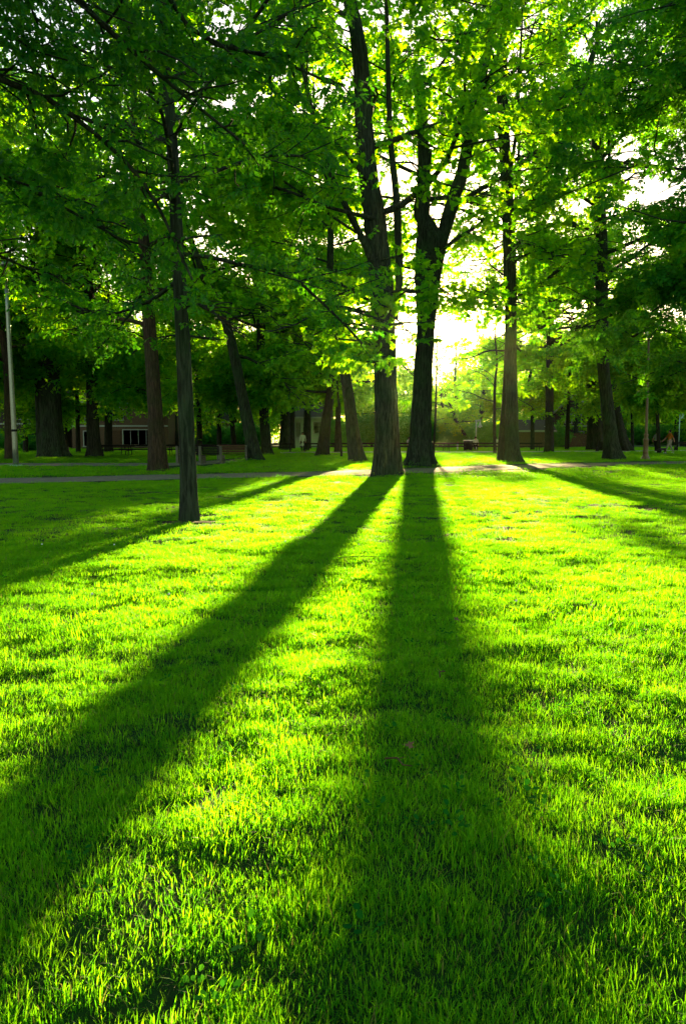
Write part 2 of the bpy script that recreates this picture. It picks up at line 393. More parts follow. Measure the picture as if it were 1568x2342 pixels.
# ------------------------------------------------------------------ tree trunks with flared, furrowed bark
def trunk_mesh(name, pts, rad, seg=40, step=.18, flare=1.0, base_rows=True, furrow=.05, seed=0, lobes=6):
    P = catmull([(*p, r) for p, r in zip(pts, rad)], 10)
    L = np.r_[0, np.cumsum(np.linalg.norm(np.diff(P[:, :3], axis=0), axis=1))]
    n = max(6, int(L[-1]/step)); s = np.linspace(0, 1, n)**1.15*L[-1]
    Q = np.stack([np.interp(s, L, P[:, k]) for k in range(4)], 1)
    th = np.linspace(0, 2*PI, seg, endpoint=False)
    T, Zs = np.meshgrid(th, s)
    rr = Q[:, 3][:, None]
    rg = np.abs(vnoise(np.cos(T)*seg*.13+7*seed, np.sin(T)*seg*.13, Zs*1.1, seed+5)-.5)*2
    fine = vnoise(np.cos(T)*seg*.3, np.sin(T)*seg*.3, Zs*3, seed+6)-.5
    lump = vnoise(np.cos(T)*1.5+seed, np.sin(T)*1.5, Zs*.8, seed+8)-.5
    k = 1+furrow*(rg*2-1)+furrow*.6*fine+.10*lump
    root = np.exp(-Zs/(rr[0, 0]*1.1))*flare
    ph = seed*1.7
    k = k+root*(.22*np.cos(T*lobes+ph+.6*np.sin(T*2))+.10*np.cos(T*3+ph*2))
    XX = Q[:, 0][:, None]+np.cos(T)*rr*k; YY = Q[:, 1][:, None]+np.sin(T)*rr*k; ZZ = Q[:, 2][:, None]+0*T
    V = np.stack([XX, YY, ZZ], -1).reshape(-1, 3)
    i0 = np.arange(n*seg).reshape(n, seg)
    F = np.stack([i0[:-1], np.roll(i0[:-1], -1, 1), np.roll(i0[1:], -1, 1), i0[1:]], -1).reshape(-1, 4)
    me = bpy.data.meshes.new(name); me.from_pydata(V.tolist(), [], F.tolist()); return me

# where the crowns are thin: the lanes by which the evening sun reaches the lawn, and the openings to the sky
def lawn_light(P):
    t = P[:, 2]/math.sin(SUN_EL); lx = P[:, 0]-t*SUNV.x; ly = P[:, 1]-t*SUNV.y
    s = lx*math.cos(SUN_AZ)-ly*math.sin(SUN_AZ)
    n = vnoise(s*.9, ly*.35, 0, 77); n2 = vnoise(s*1.5+9, ly*.5, 0, 78)
    L = np.zeros(len(P))
    core = sst(-4.1, -3.6, s)*(1-sst(2.4, 3.2, s))*sst(.8, 1.6, ly)*(1-sst(23, 26, ly))
    side = sst(2.4, 3.2, s)*(1-sst(9, 10.5, s))*sst(.8, 1.6, ly)*(1-sst(23, 26, ly))*np.where(ly > 13.5, sst(.52, .62, n), sst(.60, .72, n))
    front = sst(-4.1, -3.6, s)*(1-sst(5, 7, s))*(1-sst(.8, 1.6, ly))*sst(-2.5, -1.2, ly)*np.maximum(sst(.54, .66, n2), sst(-1.7, -1.3, s)*(1-sst(-.3, 0, s))*.9)
    back = sst(23, 26, ly)*(1-sst(62, 70, ly))*sst(-6, -4, s)*(1-sst(14, 18, s))*np.where((s > -.5) & (s < 5), sst(.3, .42, n), sst(.48, .62, n))
    L = np.maximum.reduce([core, side, front, back])
    n3 = vnoise(s*.55+3, P[:, 2]*.55, P[:, 1]*.02, 79)
    L = np.where((ly < 0) & (ly > -60) & (P[:, 1] > 40) & (s > -30) & (s < 28), np.maximum(L, .95*sst(np.where(s < -3, .46, .36), np.where(s < -3, .56, .46), n3)), L)
    L = np.where((ly < 0) & (ly > -17) & ((P[:, 1] > 30) | ((P[:, 1] > 18) & (s < -4.5))), np.maximum(L, .97*sst(-9.5, -8.5, s)*(1-sst(-.6, .2, s))*sst(.22, .3, n3)), L)
    L = np.where((s < -9) & (P[:, 1] > 68), np.maximum(L, .7*sst(.42, .52, n3)), L)
    left = sst(-6.5, -6, s)*(1-sst(-3.9, -3.5, s))*sst(6, 7, ly)*(1-sst(12, 14, ly))*sst(.42, .54, n)
    L = np.maximum(L, left)
    return L
GAPS = [(1012, 748, 62, 50, 1.0), (925, 740, 24, 50, .95), (925, 375, 30, 75, .95), (935, 640, 26, 50, .9), (990, 490, 30, 60, .6), (1030, 650, 22, 40, .8),
        (1190, 110, 46, 100, .8), (1215, 20, 60, 40, .7), (1490, 560, 75, 30, .97), (1440, 545, 40, 20, .9), (1545, 400, 30, 70, .5), (345, 165, 22, 24, .8), (440, 215, 26, 30, .9), (535, 215, 40, 40, .8), (530, 262, 28, 24, .95), (440, 315, 20, 16, .8), (365, 240, 14, 16, .8),
        (830, 700, 20, 30, .7), (1195, 75, 24, 60, .9), (820, 330, 20, 60, .6), (1080, 620, 40, 50, .7), (90, 40, 30, 20, .6), (985, 545, 45, 85, .8), (1060, 380, 30, 95, .65), (968, 380, 22, 110, .65), (1160, 580, 34, 230, .9), (1150, 250, 26, 200, .6), (1200, 365, 45, 30, .6), (1270, 300, 35, 35, .6), (1110, 425, 45, 24, .6), (398, 420, 24, 160, .45), (845, 470, 30, 110, .55), (872, 690, 26, 70, .5), (1374, 620, 32, 150, .6), (408, 560, 20, 60, .4), (1555, 20, 20, 20, .7), (560, 110, 25, 15, .5), (70, 605, 30, 14, .5)]
def thin_out(P, rs, lane=True):
    keep = np.ones(len(P), bool); u = rs.random(len(P))
    if lane:
        L = lawn_light(P); keep &= ~(u < L*1.02)
    x, y = px_of(P); front = P[:, 1] > 4
    g = np.zeros(len(P)); nz = vnoise(x/16, y/16, 0, 55)
    for cx, cy_, rx, ry, st in GAPS:
        d = np.sqrt(((x-cx)/rx)**2+((y-cy_)/ry)**2)
        g = np.maximum(g, st*(1-sst(.65, 1.25, d+(nz-.5)*.7)))
    pepper = vnoise(x/30, y/30, P[:, 1]*.02, 66)
    g = np.maximum(g, np.where(x > 780, .85, .6)*sst(np.where(x > 780, .54, .68), np.where(x > 780, .66, .80), pepper))
    keep &= ~((rs.random(len(P)) < g) & front)
    q = P*np.array([.62, .62, .85]); v = vnoise(q[:, 0], q[:, 1], q[:, 2], 91)*.62+vnoise(q[:, 0]*2.3, q[:, 1]*2.3, q[:, 2]*2.3, 92)*.38
    keep &= (v > .46) | (rs.random(len(P)) < np.where(v > .42, .45, .12))
    return keep

NCL = 0
def grow(name, label, D, tpts, base_w=None, crown=(5, 18, 6), limbs=16, leaf='maple', nper=1.0, bark='bark', flare=1, seed=1, stems=(), extra=(), top=None,
         size=1.0, group=None, lean=0, seg=36, dy=0, shade=None, cat='tree', sub=7, droop=.0, lane=True, az_bias=None, furrow=.05):
    """tpts: (x px, y px, width px) up the trunk as seen in the photograph, all at distance D"""
    global NCL
    if D > 48: crown = (crown[0], min(crown[1], 15.5+2.5*((seed*37) % 10)/10+(D-48)*.06), crown[2])
    rs = np.random.default_rng(seed*101+3); rr = random.Random(seed)
    pts = []; rad = []
    for i, (x, y, wd) in enumerate(tpts):
        p = at(x, y, D); pts.append(p); rad.append(wd/2*m_per_px(D))
    b = pts[0].copy(); b.z = hz(b.x, b.y); pts[0] = Vector((b.x, b.y, b.z-.08))
    if len(pts) == 1:
        pts.append(b+Vector((0, 0, 1.2))); rad.append(rad[0]*.75); 
    ztop = top or crown[1]*.93
    d = (pts[-1]-pts[-2]).normalized(); d = (d+Vector((0, 0, .6))).normalized()
    z0 = pts[-1].z; p0 = pts[-1].copy(); r0 = rad[-1]
    if z0 < ztop:
        for k in (1, 2, 3, 4):
            q = p0+d*((ztop-z0)/d.z)*(k/4)+Vector((rr.uniform(-.3, .3), rr.uniform(-.3, .3), 0))*(1 if k < 4 else 0)
            pts.append(q); rad.append(max(.03, r0*(1-.82*k/4)))
    root = empty(name, b); tag(root, label, cat, group)
    loc = [p-b for p in pts]
    tm = trunk_mesh('trunk', loc, rad, seg=seg, step=max(.1, .0045*D), flare=flare, seed=seed, furrow=furrow)
    kid(root, link('trunk', tm, M[bark], root))
    arr = np.array([(*p, r) for p, r in zip(loc, rad)])
    paths = [arr]
    for sp in stems:                # extra upright stems or forks, (x, y, width) in the photograph
        q = [(*(at(x, y, D+ddy)-b), wd/2*m_per_px(D)) for (x, y, wd, ddy) in sp]
        q = np.array(q); endp = q[-1].copy(); dd = q[-1, :3]-q[-2, :3]; dd = dd/np.linalg.norm(dd)
        if endp[2] < ztop-1:
            for k in (1, 2, 3):
                e = endp.copy(); e[:3] += (dd+np.array([0, 0, .4]))/(dd[2]+.4)*(ztop-endp[2])*k/3; e[3] = endp[3]*(1-.28*k); q = np.vstack([q, e])
        sm = trunk_mesh('fork', [Vector(v[:3]) for v in q], list(q[:, 3]), seg=20, step=max(.15, .006*D), flare=0, seed=seed+3, furrow=furrow)
        kid(root, link('fork', sm, M[bark], root)); paths.append(q)
    clumps = []; 
    def tubes(mb, a, r0, r1, n): 
        k = len(a); mb.tube([Vector(v) for v in a], [r0+(r1-r0)*i/(k-1) for i in range(k)], n, False)
    def side_twigs(mb, a, L, r, count, cl_step):
        a = np.array(a); seg_t = np.linspace(0, 1, len(a))
        for j in range(count):
            t = .22+.78*(j+rr.random()*.8)/count
            p = np.array([np.interp(t, seg_t, a[:, k]) for k in range(3)])
            i = min(len(a)-2, int(t*(len(a)-1))); dr = a[i+1]-a[i]; dr = dr/np.linalg.norm(dr)
            az = math.atan2(dr[1], dr[0])+(1 if j % 2 else -1)*rr.uniform(.5, 1.2)
            l = L*rr.uniform(.28, .5)*(1.15-.5*t); el = rr.uniform(-.25, .35)
            q = [p]
            for k in (1, 2, 3):
                az += rr.uniform(-.45, .45); el += rr.uniform(-.35, .3)-droop
                q.append(q[-1]+np.array([math.cos(az)*math.cos(el), math.sin(az)*math.cos(el), math.sin(el)])*l/3)
            tubes(mb, q, max(.012, r*.35), .008, 4)
            m_ = max(2, int(l/cl_step))
            for k in range(m_):
                f = (k+rs.random())/m_*3; i2 = min(2, int(f)); c = q[i2]+(q[i2+1]-q[i2])*(f-i2)
                clumps.append((*c, az+rr.uniform(-1.2, 1.2)))
        clumps.append((*a[-1], 0))
    cstep = .22*size/nper
    def limb(p, az, el, L, r, nm='branch'):
        mb = MB(); q = [np.array(p)]; K = 7
        for k in range(K):
            az += rr.uniform(-.34, .34); el += rr.uniform(-.26, .22)-.03-droop*.5; el = max(-.7, el)
            q.append(q[-1]+np.array([math.cos(az)*math.cos(el), math.sin(az)*math.cos(el), math.sin(el)])*L/K)
        tubes(mb, q, r, .018, 7)
        side_twigs(mb, q, L, r, sub+int(L), cstep)
        mb.build(nm, M[bark], root, True)
    for ex in extra:                # limbs traced in the photograph: list of (x, y, dist offset), radius
        pl, r, tw = ex
        q = catmull([tuple(at(x, y, D+ddy)-b) for (x, y, ddy) in pl], 3)
        mb = MB(); tubes(mb, q, r, .3*r, 8)
        if tw: side_twigs(mb, q, 1.6*tw, r, int(9*tw)+4, cstep)
        mb.build('branch', M[bark], root, True)
    cb, ct, cr = crown
    tot = len(paths)
    for i in range(limbs):
        P = paths[i % tot]; f = (i+.5)/limbs; z = cb+(ct-cb)*.9*f**.9
        z = min(z, P[-1, 2]*.99); 
        if z < P[0, 2]: z = P[0, 2]+.3*(P[-1, 2]-P[0, 2])
        p = [np.interp(z, P[:, 2], P[:, k]) for k in range(4)]
        az = i*2.39996+seed+rr.uniform(-.3, .3)
        if az_bias is not None and rr.random() < az_bias[1]: az = az_bias[0]+rr.uniform(-.9, .9)
        L = cr*(1.0-.55*abs(f-.35)**1.2*1.6)*rr.uniform(.8, 1.12)*(.6 if f > .9 else 1)
        el = .15+.75*f+rr.uniform(-.1, .15)
        limb(p[:3], az, el, max(1.2, L), max(.022, min(p[3]*.36, .12))*(.6 if D < 8 else 1))
    C = np.array(clumps); W = C[:, :3]+np.array(b)[None]
    W += rs.normal(0, 1, W.shape)*np.array([.16, .16, .26])*size
    k = (W[:, 2] > .25) & thin_out(W, rs, lane)
    # nothing of the crowns is in view far above or beside the frame: thin there
    x, y = px_of(W); off = (y < -500) | (x < -900) | (x > 2450)
    k &= ~(off & (rs.random(len(W)) < .5))
    W, C = W[k], C[k]; n = len(W); NCL += n
    rot = np.stack([rs.normal(0, .5, n), rs.normal(.28+droop, .5, n), C[:, 3]+rs.normal(0, .7, n)], 1)
    sc = rs.uniform(.75, 1.25, n)*size
    scatter('crown', W-np.array(b)[None], rot, sc, rs.integers(0, 4 if leaf == 'shrub' else 5, n), GR[leaf], M['maple'], root)
    return root

# ------------------------------------------------------------------ the trees
grow('tree', 'tall thick trunked tree just this side of the path, left of the sun', 26.1,
     [(886, 1089, 72), (885, 1060, 64), (884, 1000, 56), (882, 880, 51), (878, 760, 51), (870, 640, 54), (856, 500, 50), (842, 400, 44), (832, 280, 38), (822, 120, 34), (800, 0, 30)],
     crown=(5.6, 22, 7.5), limbs=22, leaf='maple', seed=11, seg=72, flare=1.1, furrow=.11, nper=1.15,
     stems=[[(903, 730, 14, .2), (912, 640, 17, .4), (910, 540, 18, .5), (905, 440, 17, .5), (893, 330, 14, .6), (888, 200, 12, .7)],
            [(858, 620, 20, -.2), (835, 560, 18, -.5), (790, 470, 15, -.8), (745, 370, 12, -1.1), (712, 250, 10, -1.3)]],
     extra=[([(862, 700, -.3), (800, 660, -1.2), (730, 640, -2), (650, 660, -2.6)], .06, 1.3), ([(865, 760, -.3), (810, 740, -1.4), (760, 745, -2.4), (700, 775, -3)], .05, 1.2), ([(868, 800, -.3), (820, 790, -1.2), (770, 800, -2), (740, 830, -2.4)], .04, 1.0), ([(862, 720, -.2), (760, 700, -1.6), (680, 740, -2.6), (610, 760, -3.2)], .05, 1.2),
            ([(858, 500, -.3), (740, 470, -1.4), (640, 430, -2.4), (560, 430, -3)], .07, 1.4), ([(850, 600, 0), (940, 580, -1.5), (1000, 590, -2)], .04, .7),
            ([(845, 420, 0), (760, 320, -2), (640, 280, -3), (560, 300, -3.5)], .06, 1.4)])
grow('tree', 'forked tree with the sun behind its trunk, roots at the far edge of the path', 34.6,
     [(957, 1067, 80), (958, 1052, 64), (960, 1000, 50), (966, 880, 43), (973, 760, 41), (977, 680, 50), (978, 620, 60)],
     crown=(7, 26, 8), limbs=20, leaf='maple', seed=22, seg=72, flare=1.2, furrow=.10, size=1.1, nper=.8, top=13.5,
     stems=[[(966, 620, 34, 0), (966, 540, 30, 0), (968, 430, 27, 0), (966, 300, 26, 0), (958, 200, 22, 0)],
            [(992, 620, 34, 0), (1012, 540, 32, 0), (1035, 460, 31, 0), (1060, 380, 29, 0), (1074, 290, 27, 0), (1095, 200, 25, 0), (1120, 80, 23, 0), (1140, 0, 21, 0)],
            [(966, 325, 16, 0), (945, 280, 15, -.2), (920, 240, 13, -.4)]],
     extra=[([(1035, 470, 0), (1070, 450, -.3), (1110, 425, -.6), (1160, 398, -.8), (1205, 362, -1), (1249, 325, -1), (1304, 262, -1.2), (1330, 210, -1.5)], .13, 1.0),
            ([(985, 500, 0), (1010, 500, -.3), (1040, 480, -.5)], .05, 0), ([(968, 480, 0), (1000, 455, .4), (1040, 430, 1)], .05, .6),
            ([(966, 300, 0), (1000, 292, -.3), (1050, 275, -.6)], .05, .4), ([(1075, 290, 0), (1120, 330, -1), (1160, 390, -2)], .05, .9)])
grow('tree', 'straight slim trunked tree right of the sun with long shadow, beside the path', 38.7,
     [(1175, 1058, 48), (1172, 1040, 37), (1170, 1000, 31), (1168, 820, 26), (1165, 600, 29), (1157, 400, 26), (1147, 200, 24), (1150, 0, 22)],
     crown=(5.4, 26, 7), limbs=24, leaf='maple', seed=33, seg=56, furrow=.06, size=1.1, flare=.9,
     extra=[([(1158, 450, 0), (1180, 300, -1), (1190, 170, -1.5), (1225, 40, -2)], .10, .9), ([(1157, 380, 0), (1120, 320, -1), (1080, 260, -1.5)], .06, .8)])
grow('tree', 'dark leaning trunk half hidden behind the slim tree right of the sun', 41.0,
     [(1147, 1055, 25), (1149, 1000, 19), (1156, 900, 16), (1160, 800, 14)], crown=(5, 22, 5.5), limbs=14, leaf='maple', bark='bark_dark', seed=34, size=1.2)
grow('tree', 'slim dark trunk nearest the camera on the left lawn, lit along its right edge', 12.2,
     [(434, 1193, 50), (432, 1150, 43), (430, 1080, 38), (426, 980, 36), (416, 740, 32), (408, 600, 29), (399, 440, 27), (392, 300, 24), (383, 190, 22), (375, 60, 20)],
     crown=(3.9, 10.5, 4.6), limbs=20, leaf='elm', seed=44, seg=64, furrow=.045, flare=.6, size=.75, nper=.9,
     extra=[([(412, 700, 0), (470, 700, -.5), (530, 760, -1.0)], .03, .7), ([(405, 640, 0), (340, 690, .6), (240, 720, 1.0), (170, 700, 1.3)], .035, .9),
            ([(400, 460, 0), (330, 420, -.6), (220, 400, -1)], .04, .9), ([(395, 330, 0), (330, 300, .5), (270, 270, 1)], .05, .8), ([(385, 200, 0), (330, 120, 0), (290, 20, 0)], .05, .8)])
grow('tree', 'big tree with flared roots right of centre, before the ornate lamp post', 44.6,
     [(1408, 1052, 58), (1402, 1040, 46), (1396, 1000, 34), (1385, 900, 28), (1378, 817, 27), (1374, 600, 28), (1368, 420, 28), (1362, 250, 24)],
     crown=(5.5, 26, 9), limbs=30, leaf='feather', seed=55, seg=56, size=1.25, nper=.95, furrow=.05)
grow('tree', 'massive dark trunk behind the flared tree on the right, by a black bench', 76.0,
     [(1364, 1028, 46), (1360, 1000, 36), (1357, 900, 32), (1352, 800, 30)], crown=(13, 30, 9), limbs=16, leaf='far', bark='bark_dark', seed=56, size=1.3)
grow('tree', 'dark trunk spreading wide at its foot, just right of the flared tree', 72.0,
     [(1424, 1029, 50), (1413, 1000, 40), (1400, 920, 30), (1385, 820, 26)], crown=(11, 28, 9), limbs=16, leaf='far', bark='bark_dark', seed=57, size=1.3)
grow('tree', 'brown trunked tree on the grass between the two paths, left', 29.8,
     [(364, 1078, 50), (361, 1060, 44), (358, 1000, 37), (352, 900, 33), (347, 824, 31), (338, 700, 28), (330, 560, 26)],
     crown=(5.0, 19, 7), limbs=20, leaf='maple', bark='bark_brown', seed=66, seg=48, size=1.05)
grow('tree', 'huge double trunked tree on the left, thickest trunk of all', 49.0,
     [(128, 1048, 74), (122, 1030, 60), (118, 980, 50), (114, 900, 46), (110, 820, 44)],
     crown=(3.8, 25, 9), limbs=26, leaf='far', seed=77, seg=56, size=1.1, furrow=.06, flare=1.2,
     stems=[[(100, 1046, 30, .6), (96, 1000, 26, .6), (92, 900, 24, .6), (86, 800, 20, .6)]])
grow('tree', 'dark ridged trunk beside the end of the picnic tables, left', 50.5,
     [(217, 1045, 40), (215, 1020, 32), (212, 960, 28), (210, 824, 25), (207, 700, 22)], crown=(4.2, 24, 8), limbs=24, leaf='far', bark='bark_dark', seed=88, size=1.1)
grow('tree', 'narrow dark trunk between the ridged trunk and the brown tree', 66.0,
     [(249, 1034, 21), (248, 1000, 18), (247, 900, 16)], crown=(4.5, 24, 8), limbs=20, leaf='far', bark='bark_dark', seed=89, size=1.25)
grow('tree', 'brown trunk at the left edge behind the steel pole', 44.6,
     [(22, 1052, 24), (21, 1020, 20), (19, 950, 18), (16, 850, 16)], crown=(4, 22, 8), limbs=22, leaf='far', bark='bark_brown', seed=90, size=1.1)
grow('tree', 'leaning trunk that slants up to the left behind the benches', 43.0,
     [(588, 1054, 44), (580, 1030, 34), (565, 960, 28), (545, 860, 24), (523, 760, 22), (500, 690, 20), (470, 640, 16)],
     crown=(5.2, 22, 7.5), limbs=20, leaf='maple', seed=101, seg=48, size=1.2)
grow('tree', 'straight trunk just right of the leaning one behind the benches', 56.6,
     [(613, 1041, 30), (608, 1010, 24), (602, 920, 21), (597, 817, 20), (596, 700, 19)], crown=(5.5, 25, 8), limbs=22, leaf='far', seed=102, size=1.2)
grow('tree', 'pale grey trunk left of the person in the pale coat', 77.4,
     [(651, 1030, 30), (651, 1010, 24), (652, 900, 20), (653, 800, 19)], crown=(6.5, 27, 8.5), limbs=22, leaf='far', seed=103, size=1.4)
grow('tree', 'short flared trunk slanting right beside the person in the pale coat', 54.0,
     [(737, 1043, 38), (738, 1030, 30), (746, 960, 23), (756, 890, 19), (768, 760, 17), (762, 690, 15)], crown=(4, 22, 8), limbs=24, leaf='far', bark='bark_dark', seed=104, size=1.2)
grow('tree', 'slanting trunk with wide foot directly left of the big central trunk', 41.5,
     [(821, 1056, 48), (815, 1040, 38), (806, 980, 30), (796, 900, 25), (788, 850, 23), (776, 790, 20), (765, 720, 18), (755, 640, 16)],
     crown=(5, 22, 7), limbs=18, leaf='maple', seed=105, seg=48, size=1.2)
# a tree that stands outside the picture on the left and reaches over the lawn
grow('tree', 'long limbed tree reaching in from beyond the left edge, large dark leaves overhead', 6.5, [(-1300, 1350, 190), (-1290, 1000, 140), (-1270, 600, 120), (-1200, 200, 110)],
     crown=(4.3, 11, 6.5), limbs=16, leaf='elm', seed=120, seg=40, size=.8, nper=1.35, az_bias=(.35, .75), droop=.03,
     extra=[([(-1200, 300, 0), (-500, 0, 1), (0, 180, 2), (160, 260, 2.5), (330, 420, 3), (440, 640, 3.3)], .05, 1.6), ([(-1200, 500, 0), (-500, 300, 1.5), (-60, 380, 3), (100, 450, 3.4), (300, 560, 3.8)], .045, 1.5),
            ([(-1200, 100, 0), (-500, -300, .8), (0, -150, 1.5), (240, 60, 2.2), (400, 200, 2.6), (560, 330, 3)], .05, 1.6), ([(-1200, 0, 0), (-300, -600, 1), (200, -300, 2), (430, 60, 2.8), (620, 130, 3.1), (780, 200, 3.4)], .045, 1.4),
            ([(-1150, 600, 0), (-500, 520, 2), (-80, 560, 3.5), (120, 640, 4.2)], .04, 1.3)])
grow('tree', 'broad feathery tree reaching in from beyond the right edge', 30.0, [(2080, 1080, 60), (2070, 900, 44), (2040, 600, 38), (2020, 300, 34)],
     crown=(4.2, 22, 12.0), limbs=34, leaf='feather', seed=121, size=1.15, nper=1.0, az_bias=(PI, .5))
grow('tree', 'tall dense tree beyond the right edge, behind the feathery one', 58.0, [(1760, 1038, 40), (1755, 900, 32), (1750, 700, 28)],
     crown=(5, 30, 11), limbs=34, leaf='far', seed=122, size=1.3)
grow('tree', 'tall dense tree behind the slim trunked tree right of the sun', 66.0, [(1255, 1033, 22), (1256, 900, 18), (1258, 700, 16)],
     crown=(8, 32, 9.5), limbs=34, leaf='far', bark='bark_dark', seed=123, size=1.3)
grow('tree', 'tall tree beyond the left edge, its crown over the brick house', 46.0, [(-170, 1050, 40), (-170, 900, 32), (-175, 700, 28)],
     crown=(3.8, 26, 10), limbs=30, leaf='far', seed=124, size=1.2)
grow('tree', 'dark leafy tree added to shade the left lawn, behind the picnic tables, left of the big central trunk', 66.0, [(772, 1034, 16), (773, 950, 13), (775, 880, 11)],  # added tree: its crown blocks low sun from the left lawn
     crown=(4, 17, 5.5), limbs=30, leaf='far', bark='bark_dark', seed=125, size=1.3)
grow('tree', 'dark leafy tree added to shade the left lawn, beside the pale house, its crown over the person in the coat', 72.0, [(700, 1031, 14), (700, 950, 11), (702, 880, 10)],  # second added blocker, keeps sun off the lawn at left
     crown=(5, 17, 6), limbs=26, leaf='far', bark='bark_dark', seed=126, size=1.3)
# saplings and thin trees
for i, (x, y, wd, D, ly, cw, lab) in enumerate([
        (781, 1046, 6, 49.5, [(776, 960, 5), (769, 863, 4)], (4.2, 8.5, 1.8), 'thin young tree left of the big central trunk'),
        (990, 1047, 6, 48.5, [(996, 930, 5), (998, 830, 4), (998, 760, 3)], (6.5, 10.5, 1.7), 'thin sapling standing right behind the forked sunlit tree'),
        (1131, 1038, 8, 59.5, [(1130, 960, 7), (1131, 880, 6)], (3.0, 13, 5.0), 'slender tree with bright leaves left of the slim trunked tree'),
        (1217, 1028, 11, 76, [(1217, 985, 9), (1216, 940, 8)], (3.4, 15, 6.0), 'small tree standing over the right end of the picnic tables'),
        (1296, 1028, 11, 78, [(1297, 985, 10), (1299, 930, 8)], (5.0, 16, 6.0), 'small dark tree before the gabled house'),
        (1507, 1036, 9, 62, [(1504, 980, 8), (1500, 900, 7)], (3.6, 13, 5.5), 'thin dark tree in front of the person in the grey shirt'),
        (1446, 1026, 8, 80, [(1445, 985, 7), (1444, 930, 6)], (3.6, 15, 6), 'thin tree left of the ornate lamp post'),
        (59, 1035, 13, 64, [(58, 990, 11), (56, 930, 9)], (3.2, 16, 6.0), 'dark trunk just right of the steel pole'),
        (179, 1034, 12, 66, [(178, 990, 10), (177, 930, 9)], (3.4, 17, 6.0), 'dark trunk left of the ridged trunk at the left'),
        (151, 1034, 14, 66, [(149, 990, 11), (146, 930, 9)], (3.6, 17, 6), 'dark trunk right of the huge double trunk'),
        (397, 1016, 24, 90, [(397, 980, 20), (395, 900, 17)], (5, 24, 8), 'grey trunk far behind, between brown tree and nearest slim tree'),
        (457, 1030, 14, 74, [(455, 960, 12), (450, 880, 10), (440, 800, 9)], (3.6, 20, 7), 'dark trunk directly right of the nearest slim tree'),
        (501, 1028, 12, 78, [(500, 960, 10), (492, 880, 9), (488, 820, 8)], (4.2, 20, 7), 'thin dark trunk above the park benches'),
        (536, 1028, 13, 78, [(530, 960, 11), (516, 890, 9), (510, 820, 8)], (4.4, 20, 6.5), 'thin dark trunk leaning left beside the big leaning trunk'),
        (668, 1026, 14, 84, [(668, 960, 12), (668, 880, 11)], (5.5, 22, 6.5), 'dark trunk close behind the pale grey trunk'),
        (706, 1026, 11, 82, [(706, 960, 10), (705, 900, 8)], (6, 20, 6), 'dark trunk before the pale house'),
        (1090, 1021, 10, 100, [(1060, 990, 9), (1040, 960, 8)], (2.6, 7.5, 3.4), 'low bright green tree behind the black bin'),
        (1010, 1018, 10, 112, [(1010, 990, 9), (1010, 960, 8)], (2.2, 9.5, 4.5), 'dark bushy tree behind the forked sunlit tree')]):
    grow('young_tree' if i < 3 else 'tree', lab, D, [(x, y, wd)]+ly, crown=cw, limbs=18 if cw[2] > 2 else 9, leaf='far' if D > 60 else 'maple', bark='bark_dark', seed=200+i, seg=16, size=1.2 if D > 55 else .8,
         flare=.5, sub=5, nper=1.7 if 2 <= i <= 6 else 1.0)

# the belt of trees that closes the park, 95 to 150 m away
WC = {}; rb = random.Random(5)
for i in range(30):
    px = -250+i*72+rb.uniform(-20, 20); D = rb.uniform(96, 128)
    lanex = at(px, 999, D).x - D*math.tan(SUN_AZ)
    inlane = -5 < lanex < 8
    h = rb.uniform(15, 16.5) if inlane else rb.uniform(15, 18)
    where = 'behind the left houses' if px < 350 else 'left of the leaning trunk' if px < 560 else 'behind the pale house' if px < 820 else \
            'between the two central trunks' if px < 1000 else 'behind the bin and lamp' if px < 1150 else 'behind the brick shed' if px < 1400 else 'behind the right lawn'
    cnt_ = WC.get(where, 0); WC[where] = cnt_+1; ordn = ('leftmost', 'second', 'third', 'fourth', 'fifth', 'sixth', 'seventh', 'eighth', 'ninth', 'tenth')[cnt_]
    r = grow('tree', ordn+(' ' if cnt_ == 0 else ' from the left ')+'of the leafy belt trees '+where, D, [(px, 999+CAMH*FP/D, 16)], crown=(1.2, h, 5.2 if inlane else 6.5), limbs=13, leaf='far', bark='bark_dark',
             seed=300+i, seg=12, size=1.55 if not inlane else 1.4, sub=4, group='trees in the far belt '+where, nper=.85)
# distant wood, one mass
n = 14000; rs = np.random.default_rng(99)
wx = rs.uniform(-105, 125, n); wy = rs.uniform(135, 175, n); sl = wx-wy*math.tan(SUN_AZ)
cap = np.where((sl > -4) & (sl < 6), 13.0, 15.0)*(.75+.5*vnoise(wx*.12, wy*.12, 0, 4))
wz = .3+cap*rs.random(n)**.8
Pw = np.stack([wx, wy, wz], 1); k = thin_out(Pw, rs); Pw = Pw[k]; n = len(Pw)
o = scatter('distant_wood', Pw, np.stack([rs.normal(0, .4, n), rs.normal(.2, .4, n), rs.uniform(0, 6.3, n)], 1), rs.uniform(2.2, 3.6, n), rs.integers(0, 5, n), GR['far'], M['maple'])
tag(o, 'distant green wood closing the view behind everything', 'wood', kind='stuff')

